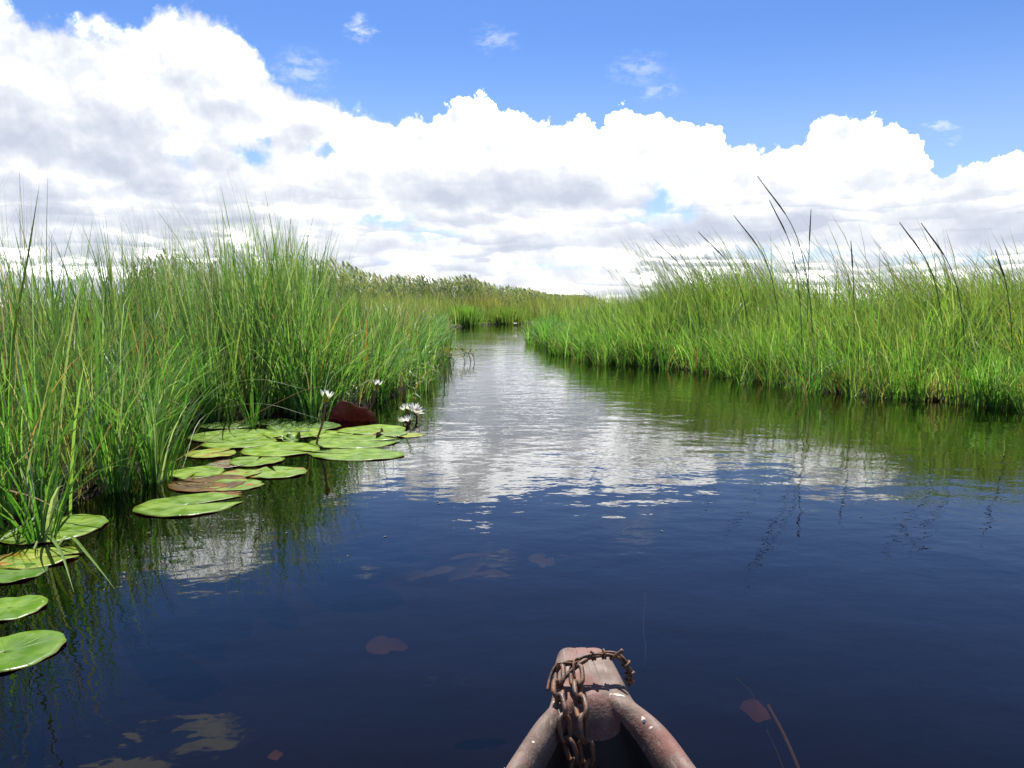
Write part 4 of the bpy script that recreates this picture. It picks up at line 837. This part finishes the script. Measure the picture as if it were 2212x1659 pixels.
def canoe():
    # y, half width outside, gunwale thickness, top z, floor z, side drift of the axis
    st = [(1.292, 0.030, 0.024, 0.320, 0.320, 0.002), (1.284, 0.040, 0.032, 0.337, 0.338, 0.002), (1.245, 0.049, 0.038, 0.342, 0.343, 0.004), (1.190, 0.055, 0.041, 0.340, 0.341, 0.006),
          (1.145, 0.060, 0.042, 0.337, 0.338, 0.006), (1.122, 0.065, 0.043, 0.333, 0.332, 0.006), (1.108, 0.069, 0.044, 0.332, 0.318, 0.007), (1.090, 0.077, 0.044, 0.331, 0.285, 0.008),
          (1.065, 0.092, 0.043, 0.330, 0.225, 0.008), (1.02, 0.108, 0.042, 0.329, 0.150, 0.006), (0.92, 0.137, 0.041, 0.327, 0.080, -0.004), (0.75, 0.178, 0.040, 0.322, 0.045, -0.010),
          (0.45, 0.22, 0.038, 0.315, 0.045, -0.02), (0.0, 0.245, 0.036, 0.305, 0.04, -0.03), (-0.8, 0.295, 0.034, 0.295, 0.04, -0.05), (-1.8, 0.30, 0.034, 0.295, 0.04, -0.08),
          (-2.8, 0.24, 0.034, 0.305, 0.05, -0.11), (-3.4, 0.14, 0.036, 0.32, 0.10, -0.13), (-3.7, 0.07, 0.04, 0.33, 0.30, -0.14), (-3.85, 0.03, 0.026, 0.33, 0.33, -0.14)]
    V, F, fm = [], [], []; rr = random.Random(3)
    for (y, w, tg, zt, zf, ax) in st:
        wi = w - tg; keel = -0.10 if y < 1.0 else -0.10 + (y - 1.0) * 0.9; dp = zt - zf
        solid = dp < 0.02
        def sec(s):
            m_ = 0.016 if not solid else 0.004
            return [(wi * 0.62, zf), (wi * (1.10 if not solid else 0.93), zf + dp * 0.25), (wi, zt - min(m_ * 1.6, max(dp, 0.001) * 0.8)), (wi + tg * 0.18, zt - 0.003 if not solid else zt), (wi + tg * 0.5, zt + (0.006 if not solid else 0.001)),
                    (wi + tg * 0.80, zt - 0.002), (w, zt - 0.018), (w * 0.97, zt - 0.07), (w * 0.86, (zt + keel) * 0.45), (w * 0.55, keel + 0.03)]
        half = sec(1); row = [(0.0, zf)] + half + [(0.0, keel)]
        left = [(-x, z) for x, z in half][::-1]
        full = [(BX + ax + x + rr.uniform(-1, 1) * 0.0012, y, z + rr.uniform(-1, 1) * (0.0004 if solid else 0.0012)) for x, z in row + left]
        V += full
    m = 22
    for i in range(len(st) - 1):
        for k in range(m):
            l = (k + 1) % m; F.append((i * m + k, i * m + l, (i + 1) * m + l, (i + 1) * m + k))
            fm.append(1 if (k in (0, 1, 2, 19, 20, 21) and st[i + 1][3] - st[i + 1][4] > 0.06) else 0)  # inner walls take the dark colour in place of their shade
    F.append(tuple(range(m - 1, -1, -1))); fm.append(0); F.append(tuple((len(st) - 1) * m + k for k in range(m))); fm.append(0)
    root = empty('dugout_canoe', (BX, 0, 0))
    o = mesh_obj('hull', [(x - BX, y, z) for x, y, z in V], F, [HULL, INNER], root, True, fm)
    o.modifiers.new('smooth', 'SUBSURF').levels = 2; o.modifiers['smooth'].render_levels = 3
    return tag(root, 'bow of a worn pinkish-grey painted dugout canoe pointing up the channel', 'canoe')
boat = canoe()
CHIP, n, out = mat_new('bare_chip'); oc = n.new('ShaderNodeTexCoord').outputs['Object']; p = principled(n, n.ramp(n.noise(oc, 90.0, 4), [(0.35, (0.45, 0.30, 0.20)), (0.6, (0.75, 0.66, 0.55))]), 0.7); n.put(p.inputs['Normal'], bump(n, n.noise(oc, 160.0, 4), 0.8, 0.004)); n.nt.links.new(p.outputs[0], out.inputs[0])
def chip(px, py, z, w, l, rot):
    c = ground(px, py, z); V = [Vector((0, 0, 0.0022))]; k = 14; r_ = random.Random(int(px))
    for i in range(k):
        a = 2 * math.pi * i / k; q = r_.uniform(0.75, 1.15); V.append(Vector((math.cos(a) * w * q, math.sin(a) * l * q, 0.0008)))
    V += [Vector((v.x * 1.05, v.y * 1.05, -0.006)) for v in V[1:]]
    F = [(0, 1 + i, 1 + (i + 1) % k) for i in range(k)] + [(1 + i, 1 + k + i, 1 + k + (i + 1) % k, 1 + (i + 1) % k) for i in range(k)]
    V = [Matrix.Rotation(rot, 3, 'Z') @ v for v in V]
    o = mesh_obj('paint_chip', V, F, CHIP, boat); o.location = c - boat.location; return o
chip(1335, 1502, 0.3325, 0.011, 0.004, -0.5); chip(1150, 1604, 0.329, 0.0035, 0.003, 0.2); chip(1390, 1552, 0.331, 0.002, 0.005, 0.3)

# ------------------------------------------------------------------ rusty chain and wire on the bow
RUST, n, out = mat_new('rusty_iron'); oc = n.new('ShaderNodeTexCoord').outputs['Object']; rn = n.new('ShaderNodeObjectInfo').outputs['Random']
oc2 = n.v('ADD', oc, n.xyz(n.m('MULTIPLY', rn, 20.0), 0.0, 0.0)); f = n.noise(oc2, 120.0, 4, 0.6)
c = n.ramp(f, [(0.30, (0.032, 0.017, 0.012)), (0.48, (0.080, 0.042, 0.028)), (0.62, (0.17, 0.062, 0.018)), (0.82, (0.14, 0.10, 0.08))])
p = principled(n, c, n.step(f, 0.3, 0.7, 0.48, 0.75), Metallic=0.12); n.put(p.inputs['Normal'], bump(n, n.noise(oc2, 400.0, 3), 0.4, 0.002)); n.nt.links.new(p.outputs[0], out.inputs[0])
def link_mesh(L=0.042, Wd=0.026, r=0.0038):
    pts = []; a = Wd / 2 - r; b = L / 2 - Wd / 2
    for i in range(9): t = -math.pi / 2 + math.pi * i / 8; pts.append(Vector((0, a * math.sin(t), b + a * math.cos(t))))
    for i in range(9): t = math.pi / 2 + math.pi * i / 8; pts.append(Vector((0, a * math.sin(t), -b + a * math.cos(t))))
    V, F = tube(pts, r, 8, closed=True); me = bpy.data.meshes.new('link'); me.from_pydata(V, [], F); me.materials.append(RUST); me.polygons.foreach_set('use_smooth', [True] * len(F)); return me
LINK = link_mesh()
def chain(ctrl, nlinks, label, roll0, pitch=0.0305):
    pts = spline(ctrl, 200); root = empty('chain', pts[0]); acc = [0.0]
    for a, b in zip(pts, pts[1:]): acc.append(acc[-1] + (b - a).length)
    for i in range(nlinks):
        s_ = pitch * (i + 0.5); k = next((j for j, v in enumerate(acc) if v >= s_), len(pts) - 2); k = min(max(k, 1), len(pts) - 2)
        t = (pts[k + 1] - pts[k - 1]).normalized(); p_ = pts[k]
        fw = Vector((0, -1, 0.2)); sd_ = t.cross(fw).normalized(); fw = sd_.cross(t).normalized()
        roll = roll0 + (0 if i % 2 == 0 else math.pi / 2) + random.uniform(-0.12, 0.12)
        xa = fw * math.cos(roll) + sd_ * math.sin(roll); ya = t.cross(xa)
        o = bpy.data.objects.new('link', LINK); COL.objects.link(o); o.parent = root
        M = Matrix((xa, ya, t)).transposed().to_4x4(); M.translation = p_ - pts[0]; o.matrix_local = M
    return tag(root, label, 'chain', 'rusty chain strands on the bow')
chain([at(1208, 1442, 1.150), at(1208, 1470, 1.128), at(1206, 1500, 1.098), at(1216, 1541, 1.068), at(1222, 1589, 1.052), at(1234, 1627, 1.046), at(1248, 1672, 1.042), at(1262, 1760, 1.03)], 9, 'rusty chain strand nearer the outer side of the bow', 0.9)
chain([at(1244, 1440, 1.150), at(1247, 1478, 1.122), at(1250, 1508, 1.094), at(1258, 1543, 1.068), at(1262, 1589, 1.052), at(1268, 1625, 1.046), at(1275, 1672, 1.040), at(1285, 1760, 1.03)], 9, 'rusty chain strand hanging nearer the middle of the bow', 0.5)
def wire_loop():
    D = 1.163
    path = [(1178, 1490, 1.125), (1186, 1462, 1.140), (1200, 1440, 1.150), (1218, 1433, 1.153), (1242, 1431, 1.156), (1268, 1420, 1.160), (1292, 1414, 1.163), (1325, 1414, 1.163), (1345, 1425, 1.160), (1357, 1443, 1.157), (1361, 1460, 1.153), (1358, 1482, 1.148)]
    P = [at(*q) for q in path]; o0 = P[0]; root = empty('wire_loop', o0); rr = random.Random(5); allp = spline(P, 90)
    def strand(off, rad, a=0, b=90):
        pts = []
        for i in range(a, b):
            w = i * 0.09 + off; t = (allp[min(i + 1, 89)] - allp[max(i - 1, 0)]).normalized(); n1 = t.cross(Vector((0, -1, 0.3))).normalized(); n2 = t.cross(n1)
            pts.append(allp[i] - o0 + (n1 * math.cos(w) + n2 * math.sin(w)) * 0.0030)
        V, F = tube(pts, rad, 6); mesh_obj('wire_strand', V, F, RUST, root)
    strand(0.0, 0.0024); strand(2.1, 0.0019, 18); strand(4.2, 0.0019, 22, 86)
    for i in (44, 51, 68, 77, 84):
        t = (allp[min(i + 1, 89)] - allp[i - 1]).normalized(); n1 = t.cross(Vector((0, -1, 0.3))).normalized(); n2 = t.cross(n1)
        pts = [allp[i] - o0 + (n1 * math.cos(u) + n2 * math.sin(u)) * 0.0064 + t * (0.0006 * u) for u in [2 * math.pi * 1.1 * k / 20 for k in range(21)]]
        V, F = tube(pts, 0.0019, 6); mesh_obj('wire_wrap', V, F, RUST, root)
    V, F = tube([q - o0 for q in spline([at(1318, 1424, 1.160), at(1330, 1416, 1.158), at(1345, 1404, 1.155)], 8)], 0.0027, 6); mesh_obj('loose_end', V, F, RUST, root)
    V, F = tube([q - o0 for q in spline([at(1242, 1470, 1.128), at(1239, 1440, 1.140), at(1242, 1424, 1.152), at(1256, 1424, 1.158)], 12)], 0.0019, 6); mesh_obj('wire_hook', V, F, RUST, root)
    V, F = tube([q - o0 for q in spline([at(1205, 1478, 1.13), at(1225, 1458, 1.142), at(1250, 1436, 1.15), at(1268, 1424, 1.157)], 12)], 0.0036, 6); mesh_obj('wire_strand', V, F, RUST, root)
    return tag(root, 'twisted rusty wire loop wrapped over the canoe bow', 'wire')
wire_loop()

# ------------------------------------------------------------------ small stuff on the water
FLECK, n, out = mat_new('floating_fleck'); oc = n.new('ShaderNodeTexCoord').outputs['Object']
p = principled(n, n.ramp(n.noise(oc, 6.0, 3), [(0.35, (0.05, 0.035, 0.02)), (0.5, (0.13, 0.11, 0.06)), (0.7, (0.08, 0.10, 0.03))]), 0.6); n.nt.links.new(p.outputs[0], out.inputs[0])
def flecks():
    V, F = [], []; r_ = random.Random(21); k = 0
    while k < 70:
        near = r_.random() < 0.8
        px, py = (r_.uniform(250, 1000), r_.uniform(900, 1250)) if near else (r_.uniform(900, 2200), r_.uniform(880, 1150))
        q = ground(px, py, 0.002)
        if not inside_water(np.array([[q.x, q.y]]))[0]: continue
        if abs(q.x - BX) < 0.3 and q.y < 1.4: continue
        k += 1; L = r_.uniform(0.002, 0.008) * (0.5 + 0.16 * q.y); w = L * r_.uniform(0.15, 0.6); a = r_.uniform(0, 6.28); b = len(V)
        for dx, dy, dz in ((-L, 0, 0), (0, -w, 0.001), (L, 0, 0.0005), (0, w, 0.001), (0, 0, -0.003)):
            V.append((q.x + dx * math.cos(a) - dy * math.sin(a), q.y + dx * math.sin(a) + dy * math.cos(a), q.z + dz))
        F += [(b, b + 1, b + 2, b + 3), (b + 1, b, b + 4), (b + 2, b + 1, b + 4), (b + 3, b + 2, b + 4), (b, b + 3, b + 4)]
    tag(mesh_obj('floating_flecks', V, F, FLECK, None, False), 'bits of straw and leaf afloat on the dark water', 'debris', kind='stuff')
flecks()
DROP, n, out = mat_new('spray'); p = principled(n, (0.10, 0.11, 0.12), 0.15, IOR=1.33, Transmission_Weight=0.35); n.nt.links.new(p.outputs[0], out.inputs[0])
def splash():
    """thin spray thrown up where the hull parts the water"""
    V, F = [], []; r_ = random.Random(8)
    for i in range(900):
        t = r_.random(); y = 1.42 - 0.22 * t + r_.gauss(0, 0.012); out_ = abs(r_.gauss(0, 0.035)) * (0.4 + t); x = 0.045 - 0.05 * t - out_; z = 0.004 + abs(r_.gauss(0, 0.035)) * math.exp(-out_ * 10)
        L = r_.uniform(0.004, 0.016); dv = Vector((-r_.uniform(0.3, 1), r_.uniform(-0.3, 0.8), r_.uniform(0.1, 1))).normalized() * L
        v, f = tube([Vector((x, y, z)), Vector((x, y, z)) + dv * 0.6 + Vector((0, 0, 0.001)), Vector((x, y, z)) + dv], [0.0007, 0.0006, 0.0003], 4)
        F += [tuple(k + len(V) for k in q) for q in f]; V += v
    tag(mesh_obj('bow_spray', V, F, DROP), 'fine grey spray where the canoe side parts the water', 'spray', kind='stuff')
splash()
